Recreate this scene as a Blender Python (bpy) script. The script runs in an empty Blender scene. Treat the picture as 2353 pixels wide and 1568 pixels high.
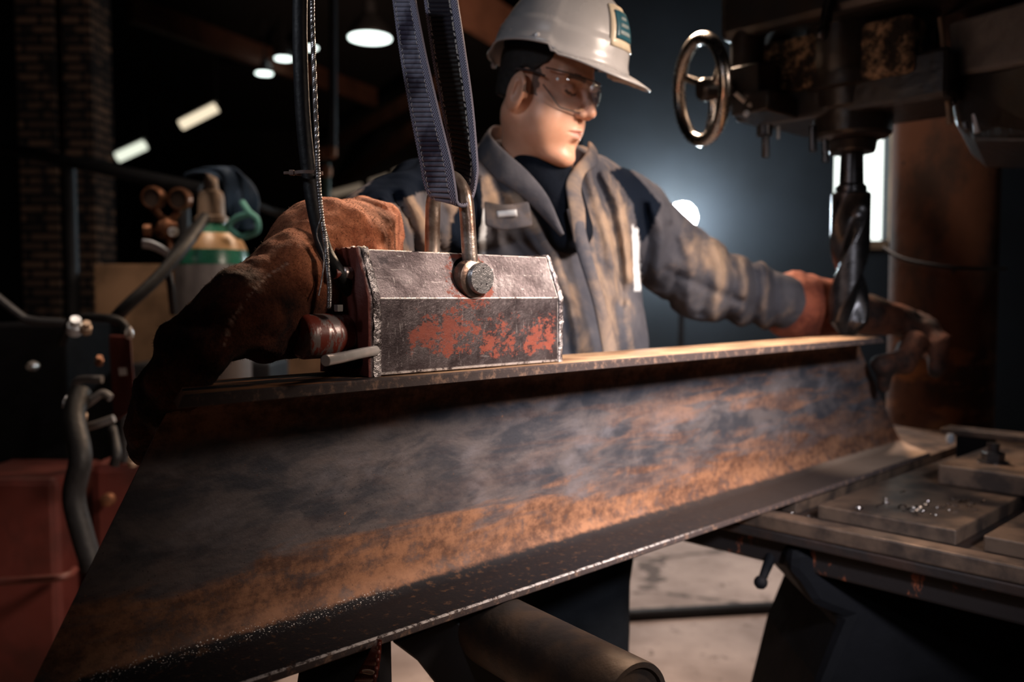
import bpy, math, random
import numpy as np
from mathutils import Matrix, Vector
random.seed(7)
RNG = np.random.default_rng(11)
S = bpy.context.scene
COL = S.collection

# ------------------------------------------------------------------ camera, world, exposure
FPX = 1961.0; CX = 1176.5; CY = 784.0
PITCH = math.atan(106 / FPX)
CAM = np.array([0.0, 0.0, 1.25])
FW = np.array([0, math.cos(PITCH), -math.sin(PITCH)])
UP = np.array([0, math.sin(PITCH), math.cos(PITCH)])
RT = np.array([1.0, 0, 0])
cd = bpy.data.cameras.new('camera'); cam = bpy.data.objects.new('camera', cd); COL.objects.link(cam)
cam.location = CAM; cam.rotation_euler = (math.pi / 2 - PITCH, 0, 0)
cd.sensor_width = 36; cd.lens = 36 * FPX / 2353
cd.clip_start = 0.02; cd.clip_end = 100
cd.dof.use_dof = True; cd.dof.focus_distance = 1.07; cd.dof.aperture_fstop = 2.8
S.camera = cam
S.view_settings.view_transform = 'Standard'; S.view_settings.look = 'None'
S.view_settings.gamma = 1; S.view_settings.exposure = 0.5
S.view_settings.use_curve_mapping = False
w = bpy.data.worlds.new('world'); S.world = w; w.use_nodes = True
w.node_tree.nodes['Background'].inputs[0].default_value = (0.35, 0.5, 0.9, 1)
w.node_tree.nodes['Background'].inputs[1].default_value = 0.003


def area(name, loc, target, size, power, color, sy=None):
    l = bpy.data.lights.new(name, 'AREA'); l.size = size; l.energy = power; l.color = color
    if sy: l.shape = 'RECTANGLE'; l.size_y = sy
    o = bpy.data.objects.new(name, l); COL.objects.link(o); o.location = loc
    o.rotation_euler = (Vector(target) - Vector(loc)).to_track_quat('-Z', 'Y').to_euler()
    return o


def spot(name, loc, target, power, color, angle, blend, size):
    l = bpy.data.lights.new(name, 'SPOT'); l.energy = power; l.color = color; l.spot_size = math.radians(angle); l.spot_blend = blend; l.shadow_soft_size = size
    o = bpy.data.objects.new(name, l); COL.objects.link(o); o.location = loc
    o.rotation_euler = (Vector(target) - Vector(loc)).to_track_quat('-Z', 'Y').to_euler()
    return o


spot('key_spot', (1.25, 0.80, 1.95), (0.34, 1.47, 1.27), 200, (1.0, 0.80, 0.66), 55, 1.0, .20)
spot('work_spot', (0.80, -0.50, 2.0), (0.46, 1.42, 1.08), 180, (0.92, 0.93, 1.0), 36, 1.0, .10)
area('left_fill_light', (-1.9, 0.3, 2.3), (0.1, 1.3, 1.3), 0.6, 0.35, (0.62, 0.78, 1.0))
spot('sling_fill', (-1.25, 0.15, 2.35), (0.0, 1.25, 1.52), 25, (0.85, 0.90, 1.0), 30, 1.0, .12)  # unseen cool spot, added and narrowed to bring out the sling
k_ = area('rear_warm_light', (0.30, 3.3, 2.9), (0.1, 1.6, 1.4), 0.5, 34, (1.0, 0.70, 0.48)); k_.data.spread = math.radians(90)
spot('floor_spot', (1.0, 3.5, 3.9), (0.95, 3.6, 0), 300, (1.0, 0.82, 0.72), 64, .8, .2)
k_ = area('hall_light', (-1.0, 2.1, 3.3), (-1.25, 2.9, 0.9), 0.5, 3.2, (1.0, 0.78, 0.6)); k_.data.spread = math.radians(75)
spot('column_fill', (0.55, 1.9, 3.3), (1.35, 3.0, 1.1), 55, (1.0, 0.74, 0.55), 50, .8, .1)  # unseen fill added to brighten the column
spot('roof_fill', (0.3, 5.5, 2.0), (0.2, 9.5, 4.4), 300, (1.0, 0.62, 0.42), 75, .8, .2)  # unseen uplight added so the roof beams show
spot('pillar_fill', (-1.6, 3.6, 1.1), (-3.2, 6.0, 1.5), 330, (1.0, 0.74, 0.52), 60, .9, .1)  # unseen fill added to bring out the brick pillars

# ------------------------------------------------------------------ geometry helpers


def ray(u, v): return RT * (u - CX) / FPX - UP * (v - CY) / FPX + FW
def P(u, v, z): return CAM + ray(u, v) * z
def onz(u, v, h):
    r = ray(u, v); return CAM + r * (h - CAM[2]) / r[2]


BD = ray(3215, 678).copy(); BD[2] = 0; BD /= np.linalg.norm(BD)       # along the steel beam
BM = np.array([-BD[1], BD[0], 0])                                    # across it, away from the camera
B0 = onz(870, 871, 1.15)                                             # near top edge of the beam
BT = 0.825                                                           # height of the machine table
def W(s, t, h): return B0 + s * BD + t * BM + np.array([0, 0, h])
BEAM_ROT = Matrix(((BD[0], BM[0], 0), (BD[1], BM[1], 0), (0, 0, 1))).to_4x4()
BEAM_MAT = Matrix.Translation(Vector(B0)) @ BEAM_ROT
MATS = {}


def thing(name, label, cat, M=None, loc=None, group=None):
    o = bpy.data.objects.new(name, None); COL.objects.link(o); o.empty_display_size = .05
    if M is None: M = Matrix.Translation(Vector(loc) if loc is not None else Vector((0, 0, 0)))
    o.matrix_world = M; MATS[o.name] = M.copy()
    o['label'] = label; o['category'] = cat
    if group: o['group'] = group
    return o


def tag(o, label, cat, group=None, kind=None):
    o['label'] = label; o['category'] = cat
    if group: o['group'] = group
    if kind: o['kind'] = kind
    return o


def struct(o): o['kind'] = 'structure'; return o


def obj(name, VF, mat, parent=None, world=True, smooth=True, bevel=0, solid=0, M=None, sharp=35, subs=0):
    V, F = VF[0], VF[1]
    V = np.asarray(V, float)
    PM = MATS[parent.name] if parent is not None else (M if M is not None else None)
    if world and PM is not None:
        I = np.array(PM.inverted()); V = V @ I[:3, :3].T + I[:3, 3]
    elif world and parent is None and M is None:
        c = V.mean(0) if len(V) else np.zeros(3); c = np.array([c[0], c[1], V[:, 2].min()])
        V = V - c; PM = Matrix.Translation(Vector(c))
    me = bpy.data.meshes.new(name)
    me.from_pydata(V.tolist(), [], [tuple(int(i) for i in f) for f in F]); me.validate(); me.update()
    if smooth: me.shade_smooth()
    me.materials.append(mat)
    o = bpy.data.objects.new(name, me); COL.objects.link(o)
    if len(VF) > 2:
        for k, a in VF[2].items():
            at = me.attributes.new(k, 'FLOAT', 'POINT'); at.data.foreach_set('value', np.asarray(a, np.float32))
    if parent is not None:
        o.parent = parent; MATS[o.name] = PM
    elif PM is not None:
        o.matrix_world = PM; MATS[o.name] = PM.copy()
    if solid: m = o.modifiers.new('solid', 'SOLIDIFY'); m.thickness = solid; m.offset = 0
    if bevel:
        m = o.modifiers.new('bevel', 'BEVEL'); m.width = bevel; m.segments = 2; m.limit_method = 'ANGLE'; m.angle_limit = math.radians(sharp)
        m.harden_normals = False
    if subs: m = o.modifiers.new('sub', 'SUBSURF'); m.levels = subs; m.render_levels = subs
    if smooth:
        try: me.set_sharp_from_angle(angle=math.radians(sharp))
        except Exception: pass
    return o


def join(*parts):
    V = []; F = []; n = 0; A = {}
    for p in parts:
        V.append(np.asarray(p[0], float)); F += [tuple(i + n for i in f) for f in p[1]]; n += len(p[0])
    return np.vstack(V), F


def box(c, size, ax=None):
    ax = np.eye(3) if ax is None else np.array(ax)
    h = np.array(size) / 2; V = []
    for i in (-1, 1):
        for j in (-1, 1):
            for k in (-1, 1): V.append(np.array(c) + (np.array([i, j, k]) * h) @ ax)
    return np.array(V), [(0, 1, 3, 2), (4, 6, 7, 5), (0, 4, 5, 1), (2, 3, 7, 6), (0, 2, 6, 4), (1, 5, 7, 3)]


BAX = np.array([BD, BM, [0, 0, 1.0]])
def bbox(s0, s1, t0, t1, h0, h1): return box(W((s0 + s1) / 2, (t0 + t1) / 2, (h0 + h1) / 2), (s1 - s0, t1 - t0, h1 - h0), BAX)


def prism(a, b):
    """two matching closed rings -> closed solid"""
    n = len(a); V = np.vstack([a, b])
    F = [tuple(range(n))[::-1], tuple(range(n, 2 * n))] + [(i, (i + 1) % n, n + (i + 1) % n, n + i) for i in range(n)]
    return V, F


def basis(d):
    d = np.asarray(d, float); d = d / np.linalg.norm(d)
    a = np.array([0, 0, 1.0]) if abs(d[2]) < .9 else np.array([1.0, 0, 0])
    x = np.cross(a, d); x /= np.linalg.norm(x); y = np.cross(d, x)
    return x, y, d


def lathe(prof, org, d=(0, 0, 1), n=40, cap=True):
    """prof: list of (r, dist along d)"""
    x, y, d = basis(d); V = []; F = []
    for r, l in prof:
        for i in range(n):
            a = 2 * math.pi * i / n
            V.append(np.array(org) + d * l + (x * math.cos(a) + y * math.sin(a)) * max(r, 1e-5))
    for k in range(len(prof) - 1):
        for i in range(n):
            j = (i + 1) % n; F.append((k * n + i, k * n + j, (k + 1) * n + j, (k + 1) * n + i))
    if cap:
        F.append(tuple(range(n))[::-1]); F.append(tuple((len(prof) - 1) * n + i for i in range(n)))
    return np.array(V), F


def cyl(a, b, r, n=24, r2=None):
    a = np.array(a, float); b = np.array(b, float); L = np.linalg.norm(b - a)
    return lathe([(r, 0), (r if r2 is None else r2, L)], a, b - a, n)


def spline(pts, m=12):
    P_ = np.array(pts, float); out = []
    Q = np.vstack([2 * P_[0] - P_[1], P_, 2 * P_[-1] - P_[-2]])
    for i in range(1, len(Q) - 2):
        for k in range(m):
            t = k / m
            out.append(.5 * ((2 * Q[i]) + (-Q[i - 1] + Q[i + 1]) * t + (2 * Q[i - 1] - 5 * Q[i] + 4 * Q[i + 1] - Q[i + 2]) * t * t + (-Q[i - 1] + 3 * Q[i] - 3 * Q[i + 1] + Q[i + 2]) * t ** 3))
    out.append(P_[-1]); return np.array(out)


def frames(C):
    T = np.gradient(C, axis=0); T /= np.linalg.norm(T, axis=1)[:, None] + 1e-12
    x, y, _ = basis(T[0]); X = [x]
    for i in range(1, len(C)):
        v = X[-1] - T[i] * (X[-1] @ T[i]); X.append(v / np.linalg.norm(v))
    X = np.array(X); return T, X, np.cross(T, X)


def tube(C, r, n=14, closed=False):
    C = np.asarray(C, float); T, X, Y = frames(C); r = np.broadcast_to(r, (len(C),)); V = []; F = []
    for i in range(len(C)):
        for k in range(n):
            a = 2 * math.pi * k / n; V.append(C[i] + (X[i] * math.cos(a) + Y[i] * math.sin(a)) * r[i])
    N = len(C)
    for i in range(N if closed else N - 1):
        for k in range(n):
            l = (k + 1) % n; ii = (i + 1) % N; F.append((i * n + k, i * n + l, ii * n + l, ii * n + k))
    if not closed: F.append(tuple(range(n))[::-1]); F.append(tuple((N - 1) * n + k for k in range(n)))
    return np.array(V), F


def rope(C, r, strands=6, turns=40, n=6, core=True):
    T, X, Y = frames(C); out = []; N = len(C); sr = r * .42
    for s in range(strands):
        a = 2 * math.pi * (s / strands + np.linspace(0, turns, N))
        Q = C + (X * np.cos(a)[:, None] + Y * np.sin(a)[:, None]) * (r - sr)
        out.append(tube(Q, sr, n))
    if core: out.append(tube(C, r * .6, n))
    return join(*out)


def grid(A):
    """A: (n, m, 3) -> sheet"""
    n, m = A.shape[:2]; F = []
    for i in range(n - 1):
        for j in range(m - 1): F.append((i * m + j, i * m + j + 1, (i + 1) * m + j + 1, (i + 1) * m + j))
    return A.reshape(-1, 3), F


# ------------------------------------------------------------------ implicit surfaces
def seg(p, a, b, r1, r2, sc=None):
    a = np.asarray(a, np.float32); b = np.asarray(b, np.float32); q = p - a; ba = b - a
    if sc is not None: pass
    h = np.clip((q @ ba) / (ba @ ba), 0, 1)
    return np.sqrt(((q - h[..., None] * ba) ** 2).sum(-1)) - (r1 + (r2 - r1) * h)


def ell(p, c, r, R=None):
    q = p - np.asarray(c, np.float32)
    if R is not None: q = q @ np.asarray(R, np.float32).T
    r = np.asarray(r, np.float32); k0 = np.sqrt(((q / r) ** 2).sum(-1)); k1 = np.sqrt(((q / r ** 2) ** 2).sum(-1)) + 1e-9
    return k0 * (k0 - 1) / k1


def smin(a, b, k):
    h = np.clip(.5 + .5 * (b - a) / k, 0, 1); return b * (1 - h) + a * h - k * h * (1 - h)
def smax(a, b, k): return -smin(-a, -b, k)


def vnoise(p, s, seed=0):
    """smooth value noise in -1..1"""
    q = p / s; i = np.floor(q).astype(np.int64); f = q - i; f = f * f * (3 - 2 * f)
    def h(x, y, z):
        n = (x * 374761393 + y * 668265263 + z * 2147483647 + seed * 1274126177) & 0xffffffff
        n = ((n ^ (n >> 13)) * 1274126177) & 0xffffffff
        return ((n ^ (n >> 16)) & 0xffff) / 32767.5 - 1
    r = 0
    for dx in (0, 1):
        for dy in (0, 1):
            for dz in (0, 1):
                wt = (f[..., 0] if dx else 1 - f[..., 0]) * (f[..., 1] if dy else 1 - f[..., 1]) * (f[..., 2] if dz else 1 - f[..., 2])
                r = r + wt * h(i[..., 0] + dx, i[..., 1] + dy, i[..., 2] + dz)
    return r


def isomesh(fn, lo, hi, res):
    lo = np.array(lo, float); hi = np.array(hi, float)
    n = np.ceil((hi - lo) / res).astype(int) + 1
    ax = [lo[k] + res * np.arange(n[k]) for k in range(3)]
    G = np.stack(np.meshgrid(*ax, indexing='ij'), -1).astype(np.float32)
    D = np.empty(tuple(n), np.float32)
    for i in range(0, n[0], 24): D[i:i + 24] = fn(G[i:i + 24])
    D[0] = D[-1] = 1; D[:, 0] = D[:, -1] = 1; D[:, :, 0] = D[:, :, -1] = 1
    Sg = D < 0
    c = np.zeros(tuple(n - 1), np.int16)
    for a in (0, 1):
        for b in (0, 1):
            for e in (0, 1): c += Sg[a:n[0] - 1 + a, b:n[1] - 1 + b, e:n[2] - 1 + e]
    act = (c > 0) & (c < 8); idx = -np.ones(tuple(n - 1), np.int64); ii = np.argwhere(act); idx[act] = np.arange(len(ii))
    acc = np.zeros((len(ii), 3)); cnt = np.zeros(len(ii))
    for k in range(3):
        o1, o2 = [x for x in range(3) if x != k]
        for a in (0, 1):
            for b in (0, 1):
                q = ii.copy(); q[:, o1] += a; q[:, o2] += b; r = q.copy(); r[:, k] += 1
                d0 = D[q[:, 0], q[:, 1], q[:, 2]]; d1 = D[r[:, 0], r[:, 1], r[:, 2]]
                m = (d0 < 0) != (d1 < 0); t = np.where(m, d0 / np.where(m, d0 - d1, 1), 0)
                pt = q.astype(float); pt[:, k] += t; acc[m] += pt[m]; cnt[m] += 1
    V = acc / cnt[:, None] * res + lo; F = []
    for k in range(3):
        o1, o2 = [(1, 2), (2, 0), (0, 1)][k]
        sl0 = [slice(None)] * 3; sl1 = [slice(None)] * 3; sl0[k] = slice(0, -1); sl1[k] = slice(1, None)
        a = Sg[tuple(sl0)]; b = Sg[tuple(sl1)]; e = np.argwhere(a != b)
        e = e[(e[:, o1] > 0) & (e[:, o2] > 0)]
        fl = a[e[:, 0], e[:, 1], e[:, 2]]
        def g(x, y):
            q = e.copy(); q[:, o1] -= x; q[:, o2] -= y; return idx[q[:, 0], q[:, 1], q[:, 2]]
        Q = np.stack([g(0, 0), g(1, 0), g(1, 1), g(0, 1)], 1); Q = np.where(fl[:, None], Q, Q[:, ::-1]); F.append(Q)
    F = np.vstack(F)
    return V, F


# ------------------------------------------------------------------ materials
class NT:
    def __init__(s, name):
        s.m = bpy.data.materials.new(name); s.m.use_nodes = True; s.t = s.m.node_tree; s.b = s.t.nodes['Principled BSDF']
        s.co = s.t.nodes.new('ShaderNodeTexCoord').outputs['Object']
    def n(s, ty, **k):
        o = s.t.nodes.new('ShaderNode' + ty)
        for a, b in k.items(): setattr(o, a, b)
        return o
    def lk(s, a, b): s.t.links.new(a, b)
    def put(s, sock, v):
        if hasattr(v, 'is_output') or isinstance(v, bpy.types.NodeSocket): s.lk(v, sock)
        else:
            if isinstance(v, (tuple, list)) and len(v) == 3 and sock.type == 'RGBA': v = (*v, 1)
            sock.default_value = v
    def map(s, sc=(1, 1, 1), rot=(0, 0, 0), loc=(0, 0, 0)):
        o = s.n('Mapping'); s.lk(s.co, o.inputs[0]); o.inputs[3].default_value = sc; o.inputs[2].default_value = rot; o.inputs[1].default_value = loc; return o.outputs[0]
    def noise(s, sc, det=4, rough=.55, vec=None, dist=0):
        o = s.n('TexNoise'); s.lk(vec if vec is not None else s.co, o.inputs['Vector']); o.inputs['Scale'].default_value = sc; o.inputs['Detail'].default_value = det
        o.inputs['Roughness'].default_value = rough; o.inputs['Distortion'].default_value = dist; return o.outputs['Fac']
    def vor(s, sc, vec=None):
        o = s.n('TexVoronoi'); s.lk(vec if vec is not None else s.co, o.inputs['Vector']); o.inputs['Scale'].default_value = sc; return o.outputs['Distance']
    def ramp(s, f, a, b):
        o = s.n('MapRange', interpolation_type='SMOOTHSTEP'); s.put(o.inputs[0], f); o.inputs[1].default_value = a; o.inputs[2].default_value = b; return o.outputs[0]
    def mix(s, f, a, b):
        o = s.n('Mix', data_type='RGBA'); s.put(o.inputs[0], f); s.put(o.inputs[6], a); s.put(o.inputs[7], b); return o.outputs[2]
    def math(s, op, a, b=0.0, c=None):
        o = s.n('Math', operation=op); s.put(o.inputs[0], a); s.put(o.inputs[1], b)
        if c is not None: s.put(o.inputs[2], c)
        return o.outputs[0]
    def mulc(s, f, c):  # scale a colour
        return s.mix(f, (0, 0, 0), c)
    def attr(s, name):
        o = s.n('Attribute', attribute_name=name); return o.outputs['Fac']
    def sep(s):
        o = s.n('SeparateXYZ'); s.lk(s.co, o.inputs[0]); return o.outputs
    def bump(s, h, st, dist=.01, prev=None):
        o = s.n('Bump'); s.put(o.inputs['Height'], h); o.inputs['Strength'].default_value = st; o.inputs['Distance'].default_value = dist
        if prev is not None: s.lk(prev, o.inputs['Normal'])
        return o.outputs[0]
    def out(s, color=None, rough=None, metal=None, normal=None, **k):
        if color is not None: s.put(s.b.inputs['Base Color'], color)
        if rough is not None: s.put(s.b.inputs['Roughness'], rough)
        if metal is not None: s.put(s.b.inputs['Metallic'], metal)
        if normal is not None: s.lk(normal, s.b.inputs['Normal'])
        for a, b in k.items(): s.put(s.b.inputs[a.replace('_', ' ')], b)
        return s.m


def simple(name, c, rough=.5, metal=0, var=.35, sc=12, bump=.25, bs=60, c2=None, lo=.4, hi=.65, **k):
    t = NT(name); f = t.ramp(t.noise(sc, 5), lo, hi)
    col = t.mix(f, c, c2 if c2 is not None else tuple(x * (1 - var) for x in c))
    r = t.math('MULTIPLY_ADD', t.noise(sc * 2.3, 3), .25, rough - .12)
    return t.out(col, r, metal, t.bump(t.noise(bs, 4), bump, .004), **k)


def emit(name, c, st):
    t = NT(name); return t.out((0, 0, 0), .5, 0, None, Emission_Color=c, Emission_Strength=st)


M = {}
# weathered steel of the big beam: x along, y across (0 near .. .125 far), z height (0 top .. -.325)
t = NT('weathered_beam_steel'); X, Y, Z = t.sep()
streak = t.noise(5, 6, .6, t.map((1.0, 1, 6.0), loc=(3, 0, 1)), .6)
patch = t.noise(9, 6, .65, t.map((1, 1, 2.2)), .4)
scale_ = t.mix(t.ramp(patch, .38, .62), (0.058, 0.060, 0.074), (0.145, 0.128, 0.134))
scale_ = t.mix(t.math('MULTIPLY', t.ramp(t.noise(9, 5, .6, t.map((1, 1, 2))), .5, .75), .6), scale_, (0.25, 0.235, 0.265))
rust = t.mix(t.ramp(t.math('MULTIPLY_ADD', t.noise(60, 5, .75), .45, t.math('MULTIPLY', t.noise(13, 5, .65, t.map((.6, 1, 1.8))), .55)), .38, .62), (0.085, 0.040, 0.027), (0.31, 0.15, 0.085))
low = t.math('ADD', Z, t.math('MULTIPLY', t.math('SUBTRACT', streak, .5), .22))
mlow = t.ramp(low, -.205, -.262)
mtop = t.ramp(t.math('ADD', Z, t.math('MULTIPLY', t.math('SUBTRACT', patch, .5), .07)), -.082, -.048)
far = t.ramp(X, .15, 1.2)
mstr = t.math('MULTIPLY', t.ramp(streak, .47, .6), t.math('MULTIPLY_ADD', far, .75, .12))
mr = t.math('MAXIMUM', t.math('MAXIMUM', t.math('MULTIPLY', mlow, t.math('MULTIPLY_ADD', t.ramp(t.noise(30, 6, .7), .35, .5), .35, .65)), mtop), t.math('MULTIPLY', mstr, .75))
spots = t.math('MULTIPLY', t.ramp(t.noise(130, 3, .6), .66, .70), t.ramp(t.noise(12, 2), .5, .62))
mr = t.math('MAXIMUM', mr, spots)
zz = t.math('ADD', Z, t.math('MULTIPLY', t.math('SUBTRACT', t.noise(40, 5, .7), .5), .012))
flat = t.math('MULTIPLY', t.ramp(zz, -.3000, -.3055), t.ramp(Y, .122, .112))        # top of the lower flange: dark scale, plus grazing-light shade put into the colour
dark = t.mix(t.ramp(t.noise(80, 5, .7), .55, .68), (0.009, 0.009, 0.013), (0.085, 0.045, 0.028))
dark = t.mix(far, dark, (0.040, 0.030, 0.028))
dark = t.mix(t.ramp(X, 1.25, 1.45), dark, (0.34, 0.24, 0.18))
topf = t.math('MULTIPLY', t.ramp(Z, -.002, -.0004), t.ramp(X, -.02, .12))
tan = t.mix(t.ramp(t.noise(10, 5, .6, t.map((.6, 3, 1))), .4, .62), (0.50, 0.32, 0.19), (0.22, 0.12, 0.07))
tan0 = t.mix(t.ramp(t.noise(16, 5, .6, t.map((.35, 2, 1))), .47, .56), (0.02, 0.018, 0.022), (0.42, 0.19, 0.09))
edge = t.math('LESS_THAN', Y, .003)
col = t.mix(mr, scale_, rust)
pits = t.ramp(t.vor(150), .14, .07)
pitm = t.math('MULTIPLY', pits, t.ramp(t.noise(7, 2), .45, .6))
col = t.mix(t.math('MULTIPLY', pitm, .8), col, (0.015, 0.012, 0.014))
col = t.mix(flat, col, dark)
col = t.mix(t.ramp(Z, -.002, -.0004), col, t.mix(topf, tan0, tan))
ecol = t.mix(t.ramp(t.noise(60, 5, .7), .5, .7), (0.06, 0.045, 0.045), (0.24, 0.15, 0.11))
col = t.mix(edge, col, ecol)
we = t.math('MULTIPLY', t.math('MULTIPLY', t.ramp(t.math('ABSOLUTE', t.math('ADD', Z, .3148)), .0016, .0006), t.ramp(Y, .0055, .003)), t.ramp(t.noise(90, 5, .8), .40, .56))  # bright highlight painted along the lower flange's near edge
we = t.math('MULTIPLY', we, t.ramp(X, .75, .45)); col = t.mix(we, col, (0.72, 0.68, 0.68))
fillet_glint = t.math('MULTIPLY', t.math('MULTIPLY', t.ramp(t.math('ABSOLUTE', t.math('ADD', Z, .3050)), .007, .003), t.ramp(t.noise(420, 2, .5), .62, .68)), t.math('MULTIPLY', t.ramp(X, .12, .02), t.ramp(Y, .08, .095)))  # sparkling glints painted into the lower fillet
col = t.mix(fillet_glint, col, (0.8, 0.78, 0.78))
rg = t.math('MULTIPLY_ADD', mr, .25, .40)
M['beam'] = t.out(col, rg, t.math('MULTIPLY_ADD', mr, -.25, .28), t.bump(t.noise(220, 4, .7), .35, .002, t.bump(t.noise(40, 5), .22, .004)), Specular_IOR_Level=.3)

# chipped lifting magnet: x 0...35, z 0...156
t = NT('chipped_magnet_steel'); X, Y, Z = t.sep()
st = t.mix(t.ramp(t.noise(30, 5, .6), .35, .65), (0.070, 0.054, 0.059), (0.15, 0.125, 0.133))
scr = t.noise(26, 4, .7, t.map((4, 4, 1), rot=(.3, .6, .4)))
scr2 = t.noise(34, 4, .8, t.map((1, 3, 9), rot=(0, .8, .2)))
st = t.mix(t.math('MULTIPLY', t.ramp(scr2, .60, .70), t.ramp(Z, .09, .105)), st, (0.30, 0.28, 0.28))
for (sx, sz, ry, scn, th) in ((1, .12, .5, 170, .68), (.12, 1, .25, 180, .69), (1, .1, -.45, 210, .68), (.2, 1, -.9, 160, .69), (1, .2, .8, 280, .67)):
    fl = t.ramp(t.noise(scn, 2, .6, t.map((sx, .6, sz), rot=(0, ry, 0))), th, th + .03); st = t.mix(t.math('MULTIPLY', fl, .36), st, (0.42, 0.385, 0.39))
wearn = t.noise(60, 5, .8)
def near(sock, v, w_): return t.ramp(t.math('ABSOLUTE', t.math('SUBTRACT', sock, v)), w_, w_ * .4)
ew = t.math('MAXIMUM', t.math('MAXIMUM', near(Z, .0957, .0014), near(Z, .003, .0030)), t.math('MAXIMUM', near(Z, .1560, .0014), near(X, .3345, .0018)))
ew = t.math('MULTIPLY', t.math('MULTIPLY', ew, t.ramp(wearn, .36, .52)), t.ramp(X, .0155, .0165))
hgl = t.math('MULTIPLY', t.ramp(t.noise(9, 3, .5, t.map(loc=(.031, 0, 0))), .46, .62), t.math('MULTIPLY', t.ramp(Z, .100, .112), t.ramp(Z, .156, .148)))  # streaky highlights painted onto the slanted upper face
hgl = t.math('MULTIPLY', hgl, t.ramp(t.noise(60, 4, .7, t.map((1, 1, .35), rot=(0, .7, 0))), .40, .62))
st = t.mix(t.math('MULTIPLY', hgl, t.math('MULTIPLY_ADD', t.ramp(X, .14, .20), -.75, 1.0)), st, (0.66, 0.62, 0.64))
red = t.mix(t.noise(60, 3), (0.17, 0.040, 0.028), (0.34, 0.075, 0.042))
reg = t.math('MULTIPLY', t.ramp(Z, .008, .03), t.ramp(Z, .098, .05)); reg = t.math('MULTIPLY', reg, t.math('MULTIPLY', t.ramp(X, .04, .10), t.ramp(X, .345, .31)))
hole = t.n('Vector' + 'Math', operation='DISTANCE'); t.lk(t.co, hole.inputs[0]); hole.inputs[1].default_value = (.172, .03, .122)
reg2 = t.math('MULTIPLY', t.ramp(hole.outputs['Value'], .056, .034), .9)
reg = t.math('MAXIMUM', reg, reg2)
mk = t.math('ADD', t.math('MULTIPLY_ADD', t.noise(17, 3, .6, t.map((1.5, 1, 1), rot=(0, .1, 0))), .34, t.math('MULTIPLY', t.noise(70, 8, .85, t.map((.8, 1, 1.2))), .66)), t.math('MULTIPLY', t.math('SUBTRACT', reg, .6), .12))
mk = t.ramp(mk, .528, .544)
lf = t.math('MULTIPLY', t.ramp(X, .004, -.001), .9)          # the left end keeps its paint
mk = t.math('MAXIMUM', t.math('MULTIPLY', mk, t.ramp(reg, .03, .2)), lf)
red = t.mix(lf, red, (0.17, 0.03, 0.02))
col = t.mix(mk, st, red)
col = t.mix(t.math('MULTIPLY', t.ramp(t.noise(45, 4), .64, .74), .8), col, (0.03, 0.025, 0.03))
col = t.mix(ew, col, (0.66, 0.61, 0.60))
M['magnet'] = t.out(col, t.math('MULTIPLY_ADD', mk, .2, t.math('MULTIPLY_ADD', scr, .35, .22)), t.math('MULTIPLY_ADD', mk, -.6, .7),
                    t.bump(t.noise(170, 4, .8), .45, .0015, t.bump(t.noise(28, 3), .25, .004)))
t = NT('battered_plate_edge')
M['plate'] = t.out(t.mix(t.ramp(t.noise(70, 5, .7), .42, .6), (0.11, 0.09, 0.095), (0.62, 0.58, 0.59)), .38, .7, t.bump(t.noise(90, 4, .7), .9, .004))
t = NT('worn_red_cylinder'); X, Y, Z = t.sep()
mk = t.ramp(t.noise(26, 6, .7, t.map((2.6, .7, .7))), .48, .54)
M['redcyl'] = t.out(t.mix(mk, (0.20, 0.035, 0.022), (0.36, 0.30, 0.29)), t.math('MULTIPLY_ADD', mk, -.1, .45), t.math('MULTIPLY', mk, .6), t.bump(t.noise(80, 4), .3, .002))
M['chrome'] = simple('bright_steel', (0.78, 0.74, 0.72), .30, .7, .3, 20, .08, 200)
M['lever'] = simple('polished_lever', (0.95, 0.92, 0.90), .22, .25, .15, 30, .05, 200)
M['shackle'] = simple('worn_shackle_steel', (0.55, 0.46, 0.40), .33, .8, .5, 25, .15, 150, c2=(0.26, 0.17, 0.13))
t = NT('turned_pin_face')
M['pin'] = t.out(t.mix(t.ramp(t.noise(200, 3), .6, .68), (0.40, 0.385, 0.39), (0.05, 0.045, 0.05)), .36, .7, t.bump(t.noise(120, 3, .8), .5, .002), Anisotropic=.6)
# webbing: attribute w across 0..1, l along
t = NT('sling_webbing'); wv = t.attr('w'); lv = t.attr('l')
ed = t.math('MAXIMUM', t.ramp(wv, .80, .83), t.math('MULTIPLY', t.ramp(wv, .10, .07), .8))
rb = t.math('SINE', t.math('MULTIPLY', lv, 2 * math.pi / .0072))
rib = t.ramp(rb, -.2, .7)
rib_shine = t.noise(16, 3)
cc = t.mix(rib, (0.012, 0.010, 0.016), t.mix(t.ramp(rib_shine, .36, .60), (0.035, 0.030, 0.050), (0.19, 0.19, 0.245)))  # rib highlights and the dark gaps between are put into the colour
cc = t.mix(t.attr('dirt'), cc, t.mix(rib, (0.010, 0.008, 0.007), (0.13, 0.088, 0.068)))
wvv = t.math('MULTIPLY', t.math('SINE', t.math('MULTIPLY', lv, 2 * math.pi / .0042)), t.math('SINE', t.math('MULTIPLY', wv, 2 * math.pi * 14)))
ec = t.mix(t.ramp(wvv, -.3, .5), (0.07, 0.06, 0.085), (0.38, 0.38, 0.50))
cc = t.mix(ed, cc, ec)
stl = t.math('MAXIMUM', t.math('LESS_THAN', t.math('ABSOLUTE', t.math('SUBTRACT', wv, .785)), .014), t.math('LESS_THAN', t.math('ABSOLUTE', t.math('SUBTRACT', wv, .13)), .014))
stl = t.math('MULTIPLY', stl, t.math('GREATER_THAN', t.math('SINE', t.math('MULTIPLY', lv, 2 * math.pi / .009)), -.5))
cc = t.mix(stl, cc, (0.55, 0.50, 0.46))
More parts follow.
